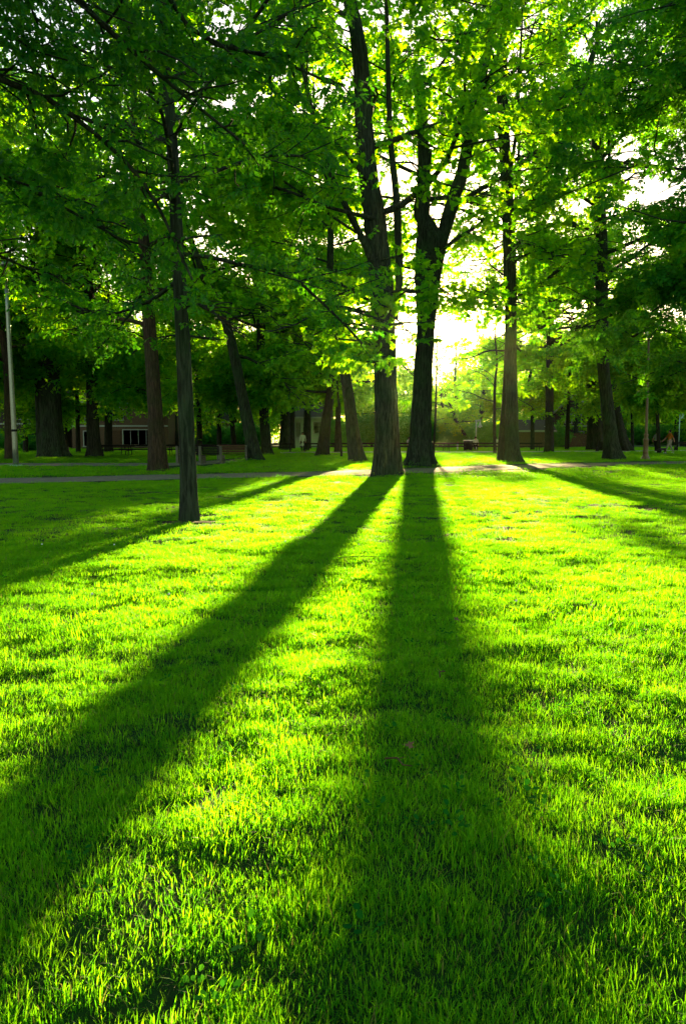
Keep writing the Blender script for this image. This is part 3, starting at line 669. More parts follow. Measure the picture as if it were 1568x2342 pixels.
# shrubs near the houses
for i, (x, y, D, rad, h, lab) in enumerate([
        (75, 1030, 72, 1.6, 1.6, 'low shrub before the brick house, right of the steel pole'), (95, 1030, 74, 1.4, 1.3, 'low shrub left of the huge double trunk'), (5, 1030, 72, 1.8, 1.6, 'low shrub at the left edge'),
        (480, 1022, 92, 3, 2.6, 'dark shrub behind the park benches'), (560, 1020, 95, 3, 2.8, 'dark shrub behind the leaning trunk'), (760, 1018, 95, 3, 3.2, 'shrub right of the pale house'),
        (850, 1018, 100, 3.4, 4, 'large bush left of the big central trunk'), (935, 1018, 100, 3.4, 3.8, 'large bush between the two central trunks'), (1040, 1018, 104, 3.2, 3.0, 'dark bush left of the bell lamp'),
        (1120, 1018, 100, 3.2, 3.2, 'dark bush right of the bell lamp'), (1262, 1017, 92, 1.8, 2.6, 'ivy covered bush right of the brick shed'), (1345, 1014, 105, 3, 3.2, 'dark bush behind the black bench'),
        (1420, 1012, 115, 4, 3.0, 'dark hedge bush behind the right lawn'), (1480, 1011, 118, 4, 3.0, 'hedge bush behind the walking people'), (1550, 1011, 118, 4, 3.0, 'hedge bush at the right edge')]):
    c = at(x, 999, D); b = Vector((c.x, D, hz(c.x, D))); rs = np.random.default_rng(500+i)
    root = empty('shrub', b); tag(root, lab, 'shrub')
    mb = MB()
    for k in range(7):
        a = k*2.4; mb.tube([(0, 0, -.05), (math.cos(a)*rad*.25, math.sin(a)*rad*.25, h*.4), (math.cos(a)*rad*.6, math.sin(a)*rad*.6, h*.8)], [.05, .035, .015], 5)
    mb.build('stem', M['bark_dark'], root, True)
    n = int(90*rad*h); u = rs.normal(size=(n, 3)); u /= np.linalg.norm(u, axis=1)[:, None]; q = u*(rs.random(n)**.35)[:, None]
    q = q*np.array([rad, rad, h*.5])*(.8+.4*vnoise(u[:, 0]*2+i, u[:, 1]*2, u[:, 2]*2, 3))[:, None]+np.array([0, 0, h*.52])
    scatter('foliage', q, np.stack([rs.normal(0, .6, n), rs.normal(-.2, .6, n), rs.uniform(0, 6.3, n)], 1), rs.uniform(.6, 1.1, n), rs.integers(0, 4, n), GR['shrub'], M['shrubleaf'], root)
print('CLUMPS', NCL)

# ------------------------------------------------------------------ grass
def tuft(name, n, rad, hgt, wid, seed, seg=2):
    r = random.Random(seed); V = []; F = []; T = []
    for i in range(n):
        a = r.uniform(0, 2*PI); q = rad*math.sqrt(r.random()); p = Vector((q*math.cos(a), q*math.sin(a), -.012))
        h = hgt*r.uniform(.45, 1.15); ln = h*(r.random()**1.3)*.95; la = r.uniform(0, 2*PI); wa = la+PI/2+r.uniform(-.6, .6); wdt = wid*r.uniform(.6, 1.3)
        d = Vector((math.cos(la), math.sin(la), 0)); wv = Vector((math.cos(wa), math.sin(wa), 0))*wdt/2
        t0 = r.random()*.9 if r.random() > .03 else 2.1; b = len(V)
        for k in range(seg):
            t = k/seg; c = p+d*ln*t*t+Vector((0, 0, h*t*(1-.18*t))); ww = wv*(1-.35*t)
            V += [c-ww, c+ww]; T += [t0, t0]
        V.append(p+d*ln+Vector((0, 0, h*.82))); T.append(t0)
        for k in range(seg-1): F.append((b+2*k, b+2*k+1, b+2*k+3, b+2*k+2))
        F.append((b+2*seg-2, b+2*seg-1, b+2*seg))
    return source(name, V, F, T, M['grass'])
near_t = [tuft('grass_tuft', 50, .07, .050, .0029, 700+i, 3) for i in range(8)]
mid_t = [tuft('grass_patch', 190, .21, .052, .005, 720+i, 2) for i in range(6)]
far_t = [tuft('grass_sward', 190, .5, .058, .014, 740+i, 2) for i in range(5)]
broad = []
for i in range(3):                  # clover and plantain rosettes among the blades
    r = random.Random(760+i); V = []; F = []; T = []
    for k in range(9):
        az = r.uniform(0, 6.28); L = r.uniform(.012, .024); e = r.uniform(.1, .7); b = len(V); t0 = r.random()*.5
        c = Vector((math.cos(az), math.sin(az), 0))*r.uniform(.005, .04)+Vector((0, 0, r.uniform(.015, .045)))
        mm = Matrix.Translation(c) @ Matrix.Rotation(az, 4, 'Z') @ Matrix.Rotation(-e, 4, 'Y')
        for (x, y) in ((0, 0), (.3, .32), (.75, .36), (1, 0), (.75, -.36), (.3, -.32)): V.append(mm @ Vector((x*L, y*L, 0))); T.append(t0)
        F.append(tuple(range(b, b+6)))
    broad.append(source('clover_leaves', V, F, T, M['clover']))
GG = instancer_group('lawn', near_t+mid_t+far_t+broad)
def wedge(d0, d1, dens, slope=.52, pad=1.2, seed=0):
    rs = np.random.default_rng(seed); W = slope*d1+pad; n = int((d1-d0)*2*W*dens)
    x = rs.uniform(-W, W, n); y = rs.uniform(d0, d1, n); k = np.abs(x) < slope*np.maximum(y, 0)+pad
    return x[k], y[k]
parts = []
for d0, d1, dens, i0, i1, pad in ((.5, 5.2, 520, 0, 8, .05), (5.2, 9.5, 330, 0, 8, .05), (4.8, 13, 34, 8, 14, .12), (13, 24.5, 26, 8, 14, .15), (23, 50, 5.5, 14, 19, .25), (50, 92, 3.2, 14, 19, .3), (.6, 8, 9, 19, 22, .1)):
    x, y = wedge(d0, d1, dens, seed=int(d0*10)+i1); rs = np.random.default_rng(i1+int(d0))
    k = ~on_path(x, y, pad)
    cl = vnoise(x*3.1, y*3.1, 0, 31)*.6+vnoise(x*9, y*9, 0, 32)*.4
    dp = np.sqrt(((x-SP.x-.05)/.62)**2+((y-SP.y)/.42)**2); k &= rs.random(len(x)) < sst(.55, 1.25, dp)+.10
    k &= rs.random(len(x)) < (.55+.9*cl if d1 < 10 else 1)
    x, y, cl = x[k], y[k], cl[k]; n = len(x)
    sc = (.62+.72*cl)*rs.uniform(.8, 1.2, n)
    if i1 == 19: sc = rs.uniform(.8, 1.2, n)
    scl = np.stack([np.ones(n), np.ones(n), sc], 1)*rs.uniform(.9, 1.15, n)[:, None]
    parts.append((np.stack([x, y, height(x, y)], 1), np.stack([rs.normal(0, .12, n), rs.normal(0, .12, n), rs.uniform(0, 6.28, n)], 1), scl, rs.integers(i0, i1, n)))
P = [np.concatenate([p[k] for p in parts]) for k in range(4)]
o = scatter('grass', P[0], P[1], P[2], P[3], GG, M['grass'])
tag(o, 'short green grass covering the park lawn', 'grass', kind='stuff'); print('GRASS', len(P[0]))

# ------------------------------------------------------------------ park furniture
def picnic_table():
    t = empty('picnic_table', (0, 0, 0))
    m = MB()
    for k in range(5): m.box((0, (k-2)*.15, .745), (2.75, .146, .06), bev=.006)
    m.box((0, .3, .69), (2.5, .04, .07)).box((0, -.3, .69), (2.5, .04, .07))
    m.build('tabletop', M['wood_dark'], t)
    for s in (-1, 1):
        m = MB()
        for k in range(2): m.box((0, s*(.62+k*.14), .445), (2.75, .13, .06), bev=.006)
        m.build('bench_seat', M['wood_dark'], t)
    for s in (-1, 1):
        m = MB(); x = s*.95
        m.box((x, 0, .695), (.05, .72, .05)); m.box((x, 0, .395), (.05, 1.55, .05))
        for q in (-1, 1):
            m.tube([(x+.04, q*.28, .71), (x+.04, q*.62, 0)], .028, 6)
        m.build('leg_frame', M['black_metal'], t)
    return t
proto = picnic_table(); first = True
tabs = [(262, 52.5, .05, 'left end table of the long dark row, beside the ridged trunk'), (312, 53.5, .0, 'second dark table of the row, left of the brown tree'), (420, 55, .05, 'dark table between the brown tree and nearest slim trunk'),
        (478, 56, 0, 'dark table right behind the concrete ended bench'), (548, 57, .03, 'dark table behind the leaning trunk'), (636, 66, .0, 'dark table left of the pale grey trunk'), (722, 68, .02, 'dark table beside the person in the pale coat'),
        (790, 68, -.02, 'dark table behind the trunk with the wide foot'), (846, 69, 0, 'dark table directly left of the big central trunk'), (925, 70, .03, 'dark table between the two central trunks'),
        (1000, 70, 0, 'dark table right of the forked trunk'), (1038, 71.5, 0, 'dark table left of the black bin'), (1108, 72, .02, 'dark table right of the black bin where someone sits'), (1205, 71, -.02, 'dark table before the brick shed, right end of the row')]
for x, D, rz, lab in tabs:
    c = at(x, 999, D); t = proto if first else copy_tree(proto); first = False
    t.location = (c.x, D, hz(c.x, D)); t.rotation_euler = (0, 0, rz); tag(t, lab, 'table', 'picnic tables in a long row')

def park_bench(loc, rz, label, wood, ends, w=1.7):
    t = empty('park_bench', loc, rz); tag(t, label, 'bench', 'park benches')
    for s in (-1, 1):
        x = s*w/2; m = MB()
        # end frame outline: foot, seat and raked back in one slab
        prof = [(-.30, 0), (-.22, .42), (.26, .40), (.34, .86), (.44, .86), (.40, .40), (.42, 0), (.24, 0), (.20, .26), (-.06, .28), (-.12, 0)]
        n = len(prof); a = [Vector((x-.055, y, z)) for y, z in prof]; b = [Vector((x+.055, y, z)) for y, z in prof]
        m.add(a+b, [tuple(range(n))[::-1], tuple(range(n, 2*n))]+[(i, (i+1) % n, n+(i+1) % n, n+i) for i in range(n)])
        m.build('end_frame', M[ends], t)
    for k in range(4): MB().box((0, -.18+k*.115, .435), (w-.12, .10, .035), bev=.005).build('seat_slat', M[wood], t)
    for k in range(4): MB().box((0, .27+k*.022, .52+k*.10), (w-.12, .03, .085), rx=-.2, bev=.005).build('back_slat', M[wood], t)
    return t
p = at(437, 999, 37.6); park_bench((p.x, 37.6, hz(p.x, 37.6)), 2.95, 'brown slatted bench with concrete ends, half hidden by the nearest slim trunk', 'wood_dark', 'concrete', 1.15)
p = at(485, 999, 37.9); park_bench((p.x, 37.9, hz(p.x, 37.9)), 3.05, 'brown slatted bench with concrete ends, front one by the side path', 'wood_dark', 'concrete', 1.0)
p = at(530, 999, 42.0); park_bench((p.x, 42.0, hz(p.x, 42.0)), .15, 'brown bench seen from behind, left of the leaning trunk', 'wood_brown', 'concrete', 1.5)
p = at(1354, 999, 74.0); park_bench((p.x-.3, 70.0, hz(p.x, 70.0)), 3.1, 'small black bench against the massive dark trunk', 'wood_dark', 'black_metal', 1.0)
p = at(1562, 999, 72.0); park_bench((p.x, 72.0, hz(p.x, 72.0)), 3.1, 'small black bench at the right edge of the lawn', 'wood_dark', 'black_metal', 1.3)

# steel pole, left
p = gr(37, 1066); t = empty('light_pole', (p.x, p.y, hz(p.x, p.y))); tag(t, 'tall galvanised steel pole on a pale round base, left side path', 'lamp post')
MB().lathe((0, 0, 0), [(.28, -.03), (.28, .03), (.24, .05), (.13, .06)], 20).build('base_disc', M['pale_metal'], t, True)
tip = at(15, 660, p.y)-Vector(t.location)
pts = [Vector((0, 0, .04)).lerp(tip, k/10) for k in range(11)]
MB().tube(pts, [.125-.0045*k for k in range(11)], 16).build('pole', M['galv'], t, True)
q = pts[2]; MB().tube([q-Vector((0, 0, .05)), q+Vector((0, 0, .05))], .128, 16).build('collar', M['black_metal'], t, True)
MB().tube([tip, tip+Vector((.1, -.2, .5)), tip+Vector((.4, -.8, .8)), tip+Vector((.6, -1.3, .8))], .045, 8).build('arm', M['galv'], t, True)
MB().lathe(tip+Vector((.68, -1.5, .68)), [(.05, .16), (.2, .12), (.26, .03), (.26, 0), (.2, -.05)], 14).build('lamp_head', M['galv'], t, True)

# ornate lamp post, right
p = gr(1475, 1052); t = empty('lamp_post', (p.x, p.y, hz(p.x, p.y))); tag(t, 'bronze fluted lamp post with stepped base by the path, right', 'lamp post')
MB().lathe((0, 0, 0), [(.27, -.03), (.27, .07), (.23, .10), (.22, .16), (.165, .22), (.15, .32), (.16, .36)], 16).build('base', M['bronze'], t, True)
m = MB()
m.lathe((0, 0, 0), [(.15, .36), (.135, .48), (.13, 1.08), (.155, 1.12), (.155, 1.17), (.10, 1.22), (.09, 1.32), (.115, 1.38), (.115, 1.44), (.08, 1.5)], 16)
m.build('plinth', M['bronze'], t, True)
m = MB(); n = 20; V = []; hs = [1.5, 2.5, 3.5, 4.5, 5.5, 6.6]
for z in hs:
    for k in range(n): rr_ = (.078-.005*(z-1.5))*(1 if k % 2 else .85); V.append((rr_*math.cos(2*PI*k/n)-.012*(z-1.5), rr_*math.sin(2*PI*k/n), z))
m.add(V, [(i*n+k, i*n+(k+1) % n, (i+1)*n+(k+1) % n, (i+1)*n+k) for i in range(len(hs)-1) for k in range(n)])
m.build('shaft', M['bronze'], t, False)
MB().lathe((-.06, 0, 6.6), [(.05, 0), (.10, .04), (.10, .1), (.06, .12)], 12).build('capital', M['bronze'], t, True)
MB().lathe((-.06, 0, 6.72), [(.07, 0), (.17, .1), (.21, .26), (.19, .4), (.08, .5), (.03, .55)], 16).build('globe', M['white'], t, True)

def bell_lamp(x, ybase, ytop, D, label, side=1):
    c = at(x, 999, D); z0 = hz(c.x, D); t = empty('bell_lamp', (c.x, D, z0)); tag(t, label, 'lamp post', 'pale bell shaded lamp posts')
    H = at(x, ytop, D).z-z0
    MB().lathe((0, 0, 0), [(.16, -.02), (.16, .05), (.1, .12), (.06, .3)], 12).build('base', M['pale_metal'], t, True)
    MB().tube([(0, 0, .2), (0, 0, H)], .055, 10).build('pole', M['pale_metal'], t, True)
    MB().tube([(-.1*side, 0, H-.02), (.46*side, 0, H+.02)], .04, 8).tube([(0, 0, H-.45), (.2*side, 0, H-.03)], .02, 6).tube([(.38*side, 0, H), (.38*side, 0, H-.15)], .025, 6).build('arm', M['pale_metal'], t, True)
    MB().lathe((.38*side, 0, H-.68), [(.24, 0), (.23, .04), (.15, .2), (.10, .36), (.07, .48), (.03, .55)], 16).build('shade', M['pale_metal'], t, True)
    MB().lathe((.38*side, 0, H-.76), [(.03, 0), (.09, .04), (.1, .1)], 10).build('bulb', M['white'], t, True)
bell_lamp(1088, 1030, 961, 80, 'pale green bell shaded lamp beside the black bin')
bell_lamp(1246, 1027, 975, 84, 'pale green lamp post between the brick shed and the ivy bush')
bell_lamp(1552, 1010, 945, 100, 'pale green bell lamp far away at the right edge')

# litter bin
p = gr(1070, 1031.5); t = empty('litter_bin', (p.x, p.y, hz(p.x, p.y))); tag(t, 'big round black litter bin with a pale rim by the far path', 'bin')
MB().lathe((0, 0, 0), [(.36, 0), (.4, .05), (.43, .5), (.44, .93), (.38, .93), (.37, .6)], 24).build('drum', M['black_metal'], t, True)
for z in (.25, .6): MB().lathe((0, 0, z), [(.435, -.02), (.447, 0), (.447, .03), (.435, .05)], 24).build('hoop', M['black_metal'], t, True)
MB().lathe((0, 0, .93), [(.45, 0), (.47, .02), (.47, .05), (.4, .075)], 24).build('rim', M['white'], t, True)

# ------------------------------------------------------------------ houses
def window(t, c, w_, h_, face='y', frame='trim', bars=1):
    m = MB(); x, y, z = c
    m.box((x-w_/2, y, z), (.09, .12, h_+.18)).box((x+w_/2, y, z), (.09, .12, h_+.18)).box((x, y, z+h_/2+.045), (w_-.09, .12, .09)).box((x, y-.03, z-h_/2-.045), (w_+.16, .2, .09))
    for k in range(bars): m.box((x-w_/2+w_*(k+1)/(bars+1), y+.01, z), (.05, .07, h_-.002))
    f = m.build('window', M[frame], t)
    g_ = MB().box((x, y+.045, z), (w_-.09, .03, h_)).build('pane', M['glass'], None); g_.parent = f; kid(f, g_)
def house(name, label, x0, x1, D, deep, h, roof_h, wall, wins, door=None, roof='roofing', ridge='x', band=None, gable_trim=True):
    a = at(x0, 999, D).x; b = at(x1, 999, D).x; cx = (a+b)/2; W = b-a
    t = empty(name, (cx, D, hz(cx, D))); tag(t, label, 'house' if 'house' in name else 'shed')
    holes = sorted(wins)
    MB().box((0, deep/2, h/2-.1), (W, deep, h+.2)).build('wall', M[wall], t)
    m = MB(); o_ = .4
    if ridge == 'x':
        V = [(-W/2-o_, -o_, h-.05), (W/2+o_, -o_, h-.05), (W/2+o_, deep/2, h+roof_h), (-W/2-o_, deep/2, h+roof_h), (W/2+o_, deep+o_, h-.05), (-W/2-o_, deep+o_, h-.05)]
        V += [(v[0], v[1], v[2]+.16) for v in V]
        F = [(0, 1, 2, 3), (3, 2, 4, 5), (6, 9, 8, 7), (9, 11, 10, 8), (0, 6, 7, 1), (4, 10, 11, 5), (0, 3, 9, 6), (3, 5, 11, 9), (1, 7, 8, 2), (2, 8, 10, 4)]
        gab = [[(-W/2, 0, h), (-W/2, deep, h), (-W/2, deep/2, h+roof_h*.97)], [(W/2, 0, h), (W/2, deep, h), (W/2, deep/2, h+roof_h*.97)]]
    else:
        V = [(-W/2-o_, -o_, h-.05), (0, -o_, h+roof_h), (W/2+o_, -o_, h-.05), (W/2+o_, deep+o_, h-.05), (0, deep+o_, h+roof_h), (-W/2-o_, deep+o_, h-.05)]
        V += [(v[0], v[1], v[2]+.16) for v in V]
        F = [(0, 1, 4, 5), (1, 2, 3, 4), (6, 11, 10, 7), (7, 10, 9, 8), (0, 6, 7, 1), (1, 7, 8, 2), (3, 9, 10, 4), (4, 10, 11, 5), (0, 5, 11, 6), (2, 8, 9, 3)]
        gab = [[(-W/2, .003, h), (W/2, .003, h), (0, .003, h+roof_h*.97)]]
    m.add(V, F); m.build('roof', M[roof], t)
    for gq in gab:
        gm = MB(); d_ = Vector((.12, 0, 0)) if ridge == 'x' else Vector((0, .12, 0)); s_ = -1 if gq[0][0] > 0 and ridge == 'x' else 1
        A = [Vector(v) for v in gq]; B = [v+d_*s_ for v in A]; gm.add(A+B, [(0, 1, 2), (5, 4, 3), (0, 3, 4, 1), (1, 4, 5, 2), (2, 5, 3, 0)]); gm.build('gable', M[wall if wall != 'siding' else 'siding'], t)
    if gable_trim and ridge != 'x':
        for s in (-1, 1):
            m = MB(); q0 = Vector((s*(W/2+o_), -o_-.04, h+.03)); q1 = Vector((0, -o_-.04, h+roof_h+.08)); m.tube([q0, q1], .11, 4); m.build('bargeboard', M['trim'], t)
    else: MB().box((0, -o_-.03, h+.02), (W+.8, .08, .2)).build('gutter', M['trim'], t)
    for (wx_, wz_, ww, wh) in wins: window(t, (wx_, -.03, wz_), ww, wh, bars=1 if ww < 2 else 3)
    if door: 
        dm = MB().box((door, -.03, 1.0), (.95, .09, 2.05), bev=.01).build('door', M['wood_brown'], t)
        k_ = MB().lathe((door+.36, -.11, 1.0), [(.02, 0), (.035, .02), (.02, .05)], 8).build('handle', M['black_metal'], None); k_.parent = dm; kid(dm, k_)
    if band: MB().box((0, -.04, band), (W-.1, .1, .16)).build('band', M['trim'], t)
    return t
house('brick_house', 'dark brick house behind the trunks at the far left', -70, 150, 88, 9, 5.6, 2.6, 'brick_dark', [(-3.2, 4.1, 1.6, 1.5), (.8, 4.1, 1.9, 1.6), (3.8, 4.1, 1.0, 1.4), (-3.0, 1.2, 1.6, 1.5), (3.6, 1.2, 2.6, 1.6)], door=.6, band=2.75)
house('brick_house', 'brick house with pale panels behind the left end of the picnic tables', 165, 385, 86, 9, 5.0, 2.4, 'brick', [(-3.8, 3.6, 1.3, 1.4), (-.2, 3.8, 1.2, 1.3), (2.0, 1.2, 3.4, 1.7), (4.1, 3.7, 1.2, 1.3), (-3.2, 1.1, 1.6, 1.6)], door=-.4, band=2.5)
house('pale_house', 'pale green sided house behind the person in the pale coat', 665, 752, 92, 8, 3.5, 2.0, 'siding', [(-1.35, 2.0, .6, 1.9), (1.05, 2.35, 1.3, 1.3), (-.55, 2.0, .6, 1.7)], band=1.15, ridge='x')
house('brick_shed', 'low brown brick shed behind the right end of the picnic tables', 1170, 1262, 88, 5, 1.9, 1.2, 'brick', [(2.0, 1.2, .7, .8)], door=None, ridge='x')
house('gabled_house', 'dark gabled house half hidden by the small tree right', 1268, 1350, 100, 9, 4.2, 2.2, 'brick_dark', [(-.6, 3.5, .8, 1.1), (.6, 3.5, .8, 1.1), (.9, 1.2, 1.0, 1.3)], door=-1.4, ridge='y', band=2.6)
house('brick_house', 'reddish house low behind the park benches', 468, 520, 112, 7, 3.4, 1.9, 'brick', [(-.9, 1.6, .9, 1.2), (.9, 1.6, .9, 1.2)], ridge='x')
# board fence beside the gabled house
c0 = at(1335, 999, 96); t = empty('board_fence', (c0.x, 96, hz(c0.x, 96))); tag(t, 'old board fence right of the gabled house', 'fence')
bm_ = MB().box((0, 0, .85), (.15, .03, 1.7), bev=.004).mesh('board')
for k in range(26):
    o = link('board', bm_, M['wood_brown'], t, smooth=False); o.location = (-2+k*.165, random.uniform(-.01, .01), random.uniform(-.05, .05))
for z in (.4, 1.3): MB().box((.06, .045, z), (4.4, .05, .09)).build('rail', M['wood_brown'], t)
# white van roof glimpsed between the trees
# ------------------------------------------------------------------ people
def skin_body(name, joints, edges, m, parent, sub=2):
    me = bpy.data.meshes.new(name); names = list(joints); me.from_pydata([joints[k][0] for k in names], [(names.index(a), names.index(b)) for a, b in edges], [])
    me.materials.append(m); o = bpy.data.objects.new(name, me); COL.objects.link(o); o.parent = parent; kid(parent, o)
    o.modifiers.new('skin', 'SKIN'); sv = me.skin_vertices[0].data
    for i, k in enumerate(names): r = joints[k][1]; sv[i].radius = (r, r) if not hasattr(r, '__len__') else r
    sv[0].use_root = True
    s = o.modifiers.new('sub', 'SUBSURF'); s.levels = sub; s.render_levels = sub
    return o
def person(loc, rz, label, top, legs, stride=.0, h=1.7, sit=False, coat=False, armswing=.2, lean=0.0, group=None):
    t = empty('person', loc, rz); tag(t, label, 'person', group); k = h/1.7
    hipz = .90 if not sit else .50
    def V(x, y, z): return (x*k, (y - lean*(max(0, z-hipz)))*k, z*k)
    up = hipz-.90
    J = {'pelvis': (V(0, 0, hipz), .13*k), 'waist': (V(0, 0, 1.08+up), .115*k), 'chest': (V(0, 0, 1.30+up), (.155*k, .11*k)), 'neck0': (V(0, 0, 1.44+up), .07*k), 'neck': (V(0, -.01, 1.49+up), .05*k),
         'jaw': (V(0, -.03, 1.55+up), .062*k), 'head': (V(0, -.015, 1.61+up), .085*k), 'crown': (V(0, 0, 1.67+up), .06*k), 'nose': (V(0, -.105, 1.585+up), .012*k)}
    E = [('pelvis', 'waist'), ('waist', 'chest'), ('chest', 'neck0'), ('neck0', 'neck'), ('neck', 'jaw'), ('jaw', 'head'), ('head', 'crown'), ('jaw', 'nose')]
    LJ = {}; LE = []
    for s, nm in ((-1, 'l'), (1, 'r')):
        sw = armswing*s
        J.update({'sh'+nm: (V(s*.18, 0, 1.40+up), .055*k), 'el'+nm: (V(s*.225, sw*.5, 1.12+up), .04*k), 'wr'+nm: (V(s*.23, sw*.9-.08, .88+up+abs(sw)*.1), .028*k), 'ha'+nm: (V(s*.23, sw*.95-.10, .79+up+abs(sw)*.1), .03*k)})
        E += [('neck0', 'sh'+nm), ('sh'+nm, 'el'+nm), ('el'+nm, 'wr'+nm), ('wr'+nm, 'ha'+nm)]
        st = stride*s
        if sit: L = [(s*.1, -.02, .5, .09), (s*.12, -.44, .50, .06), (s*.12, -.46, .08, .04), (s*.12, -.60, .035, .035)]
        else: L = [(s*.095, 0, .86, .09), (s*.10, -st*.5-.03, .48, .058), (s*.10, -st*1.0+.03, .09, .04), (s*.105, -st*1.0-.12, .035, .035)]
        for i, (a, b_, c, r_) in enumerate(L): J[f'g{nm}{i}'] = ((a*k, b_*k, c*k), r_*k)
        E += [('pelvis', f'g{nm}0')]+[(f'g{nm}{i}', f'g{nm}{i+1}') for i in range(3)]
    skin_body('body', J, E, M['skin'], t)
    # clothing over the body
    TJ = {a: (v, (r[0]*1.12, r[1]*1.15) if hasattr(r, '__len__') else r*1.13) for a, (v, r) in J.items() if a in ('pelvis', 'waist', 'chest', 'neck0', 'shl', 'shr', 'ell', 'elr')}
    if coat: 
        for s in 'lr': TJ['wr'+s] = (J['wr'+s][0], J['wr'+s][1]*1.5)
        TJ['hem'] = (V(0, 0, hipz-.42), .2*k)
    te = [e for e in E if e[0] in TJ and e[1] in TJ]+([('pelvis', 'hem')] if coat else [])
    skin_body('shirt' if not coat else 'coat', TJ, te, M[top], t)
    GJ = {a: (v, r*1.18) for a, (v, r) in J.items() if a[0] == 'g' and a[-1] in '012'}; GJ['pelvis'] = (J['pelvis'][0], .135*k)
    GJ = dict([('pelvis', GJ.pop('pelvis'))]+list(GJ.items()))
    skin_body('trousers', GJ, [e for e in E if e[0] in GJ and e[1] in GJ], M[legs], t)
    for s in 'lr':
        a = Vector(J[f'g{s}2'][0]); b_ = Vector(J[f'g{s}3'][0]); MB().tube([a+Vector((0, .05, -.05)), (a+b_)/2+Vector((0, 0, -.02)), b_+Vector((0, -.03, 0))], [.05*k, .048*k, .034*k], 8).build('shoe', M['white'] if top != 'coat' else M['cloth_dark'], t, True)
    hd = Vector(J['head'][0])
    MB().lathe(hd+Vector((0, .02, -.06*k)), [(.07*k, -.02*k), (.098*k, .04*k), (.1*k, .09*k), (.07*k, .145*k), (.02*k, .16*k)], 12).build('hair', M['hair'], t, True)
    return t
def gp(x, D): c = at(x, 999, D); return (c.x, D, hz(c.x, D))
person(gp(692, 65.5), 0, 'person in a long pale coat and dark trousers walking before the pale house', 'coat', 'cloth_dark', .12, 1.68, coat=True)
person(gp(1087, 73.2), PI*.9, 'person seated at the table behind the black bin, pale top', 'coat', 'cloth_dark', sit=True, h=1.72)
person(gp(1500, 66), 2.2, 'person in a grey shirt and dark trousers behind the thin dark tree', 'cloth_grey', 'cloth_dark', .08, 1.75, lean=.12)
person(gp(1531, 61.5), -PI/2, 'person in an orange shirt and pale trousers striding right across the lawn', 'cloth_orange', 'cloth_beige', .34, 1.85, armswing=.35)
person(gp(1046, 73.6), .4, 'small child in a mint green top crouching left of the black bin', 'cloth_mint', 'coat', h=.85)
person(gp(1134, 73.6), 2.8, 'person with pale hat and top seated near the slender tree', 'coat', 'cloth_beige', sit=True, h=1.68)
person(gp(935, 72.2), .3, 'person in a pale top seated at the table between the two central trunks', 'coat', 'cloth_dark', sit=True, h=1.66)
# small dark dog at the walker's feet
def dog(loc, rz):
    t = empty('dog', loc, rz); tag(t, 'small dark dog sniffing the grass beside the orange shirted person', 'dog')
    J = {'hip': ((.22, 0, .36), .085), 'belly': ((0, 0, .36), .085), 'chest': ((-.22, 0, .36), .11), 'neck': ((-.36, 0, .36), .06), 'head': ((-.47, 0, .26), .058), 'muzzle': ((-.56, 0, .17), .026),
         'tail1': ((.33, 0, .42), .025), 'tail2': ((.44, 0, .50), .012)}
    E = [('hip', 'belly'), ('belly', 'chest'), ('chest', 'neck'), ('neck', 'head'), ('head', 'muzzle'), ('hip', 'tail1'), ('tail1', 'tail2')]
    for s in (-1, 1):
        n_ = 'a' if s > 0 else 'b'; y = s*.075
        for q, (x, z, r_) in enumerate(((.17, .26, .05), (.27, .15, .025), (.23, .03, .022), (.19, .015, .02))): J[f'h{n_}{q}'] = ((x, y, z), r_)
        for q, (x, z, r_) in enumerate(((-.22, .24, .042), (-.2, .13, .025), (-.22, .03, .02), (-.26, .015, .02))): J[f'f{n_}{q}'] = ((x, y, z), r_)
        E += [('hip', f'h{n_}0'), ('chest', f'f{n_}0')]+[(f'{c}{n_}{q}', f'{c}{n_}{q+1}') for c in 'hf' for q in range(3)]
    skin_body('body', J, E, M['hair'], t)
    for s in (-1, 1): MB().tube([(-.45, s*.05, .3), (-.46, s*.075, .24), (-.47, s*.08, .19)], [.015, .025, .01], 6).build('ear', M['hair'], t, True)
dog(gp(1516, 61.0), .3)

# ------------------------------------------------------------------ evening haze between the trees, added for the glow around the sun
hm = bpy.data.materials.new('haze_air'); hm.use_nodes = True; ht = hm.node_tree; ht.nodes.remove(ht.nodes['Principled BSDF'])
pv = ht.nodes.new('ShaderNodeVolumePrincipled'); pv.inputs['Density'].default_value = .00003
pv.inputs['Anisotropy'].default_value = .93; pv.inputs['Color'].default_value = (.62, 1, .40, 1)
ht.links.new(pv.outputs[0], ht.nodes['Material Output'].inputs['Volume'])
hb = MB().box((0, 330, 17), (1200, 900, 38)).build('haze', hm); hb['kind'] = 'stuff'; hb['label'] = 'thin evening haze between the trees, added for the glow around the sun'

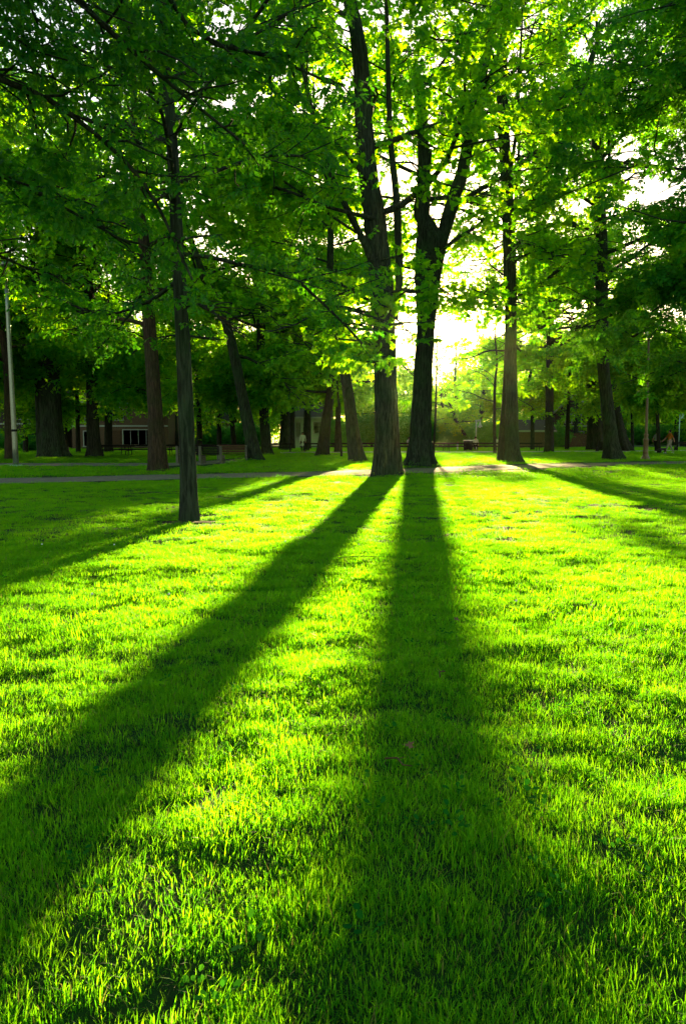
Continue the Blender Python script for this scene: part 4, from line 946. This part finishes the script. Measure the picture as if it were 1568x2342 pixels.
# ------------------------------------------------------------------ small things on the lawn
def dryleaf(x, y, s, rz, label):
    p = gr(x, y); z = hz(p.x, p.y); n = 12; r = random.Random(int(x)); V = [(0, 0, 0)]
    for k in range(n):
        a = 2*PI*k/n; q = s*(1 if k % 2 == 0 else .5)*r.uniform(.7, 1.1); V.append((q*math.cos(a), q*math.sin(a), .25*q*math.sin(a*2+1)))
    m = MB(); m.add(V, [(0, 1+k, 1+(k+1) % n) for k in range(n)])
    t = empty('dry_leaf', (p.x, p.y, z+.065), rz); t.rotation_euler = (.35, -.2, rz); tag(t, label, 'leaf', 'dry leaves on the lawn')
    m.build('blade', M['deadleaf'], t, True); MB().tube([(-s*.4, 0, 0), (-s*1.1, .01, .01)], [.0015, .001], 4).build('stalk', M['deadleaf'], t)
dryleaf(935, 1757, .026, .5, 'curled brown dry leaf in the middle of the central shadow')
dryleaf(1045, 1446, .03, 1.5, 'dry brown leaf at the right edge of the central shadow')
dryleaf(822, 1508, .022, 2.5, 'pale dry leaf between the two long shadows')
def twig(x, y, L, rz, label):
    p = gr(x, y); m = MB(); m.tube([(0, 0, 0), (L*.4, .01, .012), (L*.75, -.012, .004), (L, .01, 0)], [.004, .0035, .003, .0015], 5).tube([(L*.45, .006, .01), (L*.65, L*.2, .02)], [.0025, .001], 4)
    o = m.build('twig', M['wood_brown'], None, True); o.location = (p.x, p.y, hz(p.x, p.y)+.06); o.rotation_euler = (0, 0, rz); tag(o, label, 'twig', 'fallen twigs on the lawn')
twig(770, 1290, .55, .1, 'long pale fallen twig across the left trunk shadow'); twig(880, 1790, .12, -.7, 'short broken twig near the curled brown leaf'); twig(1005, 1590, .12, 1.3, 'short twig standing out of the central shadow')
fl = [(652, 1266, 'beside the edge of the left trunk shadow'), (262, 1258, 'in the sunlit grass below the nearest slim tree'), (388, 1384, 'in the bright grass left of the left trunk shadow'), (1080, 1245, 'in bright grass right of the central shadow, farthest back'), (820, 1268, 'between the tops of the two long shadows'), (520, 1262, 'right of the nearest slim tree, in the sun'), (96, 1258, 'in the shade at the far left of the lawn'), (1180, 1405, 'in bright grass right of the central shadow, nearest the camera'), (1380, 1215, 'near the shadow streaks on the right'), (212, 1385, 'left of all others in the bright foreground')]
for i, (x, y, wh) in enumerate(fl):
    p = gr(x, y); t = empty('clover_flower', (p.x, p.y, hz(p.x, p.y)), i); 
    tag(t, 'tiny white clover flower '+wh, 'flower', 'white clover flowers')
    MB().tube([(0, 0, 0), (.004, 0, .04), (0, .003, .085)], .0015, 4).build('stem', M['shrubleaf'], t)
    m = MB(); m.lathe((0, .003, .082), [(.003, 0), (.008, .003), (.009, .009), (.006, .015), (.002, .017)], 9); m.build('bloom', M['petal'], t, True)
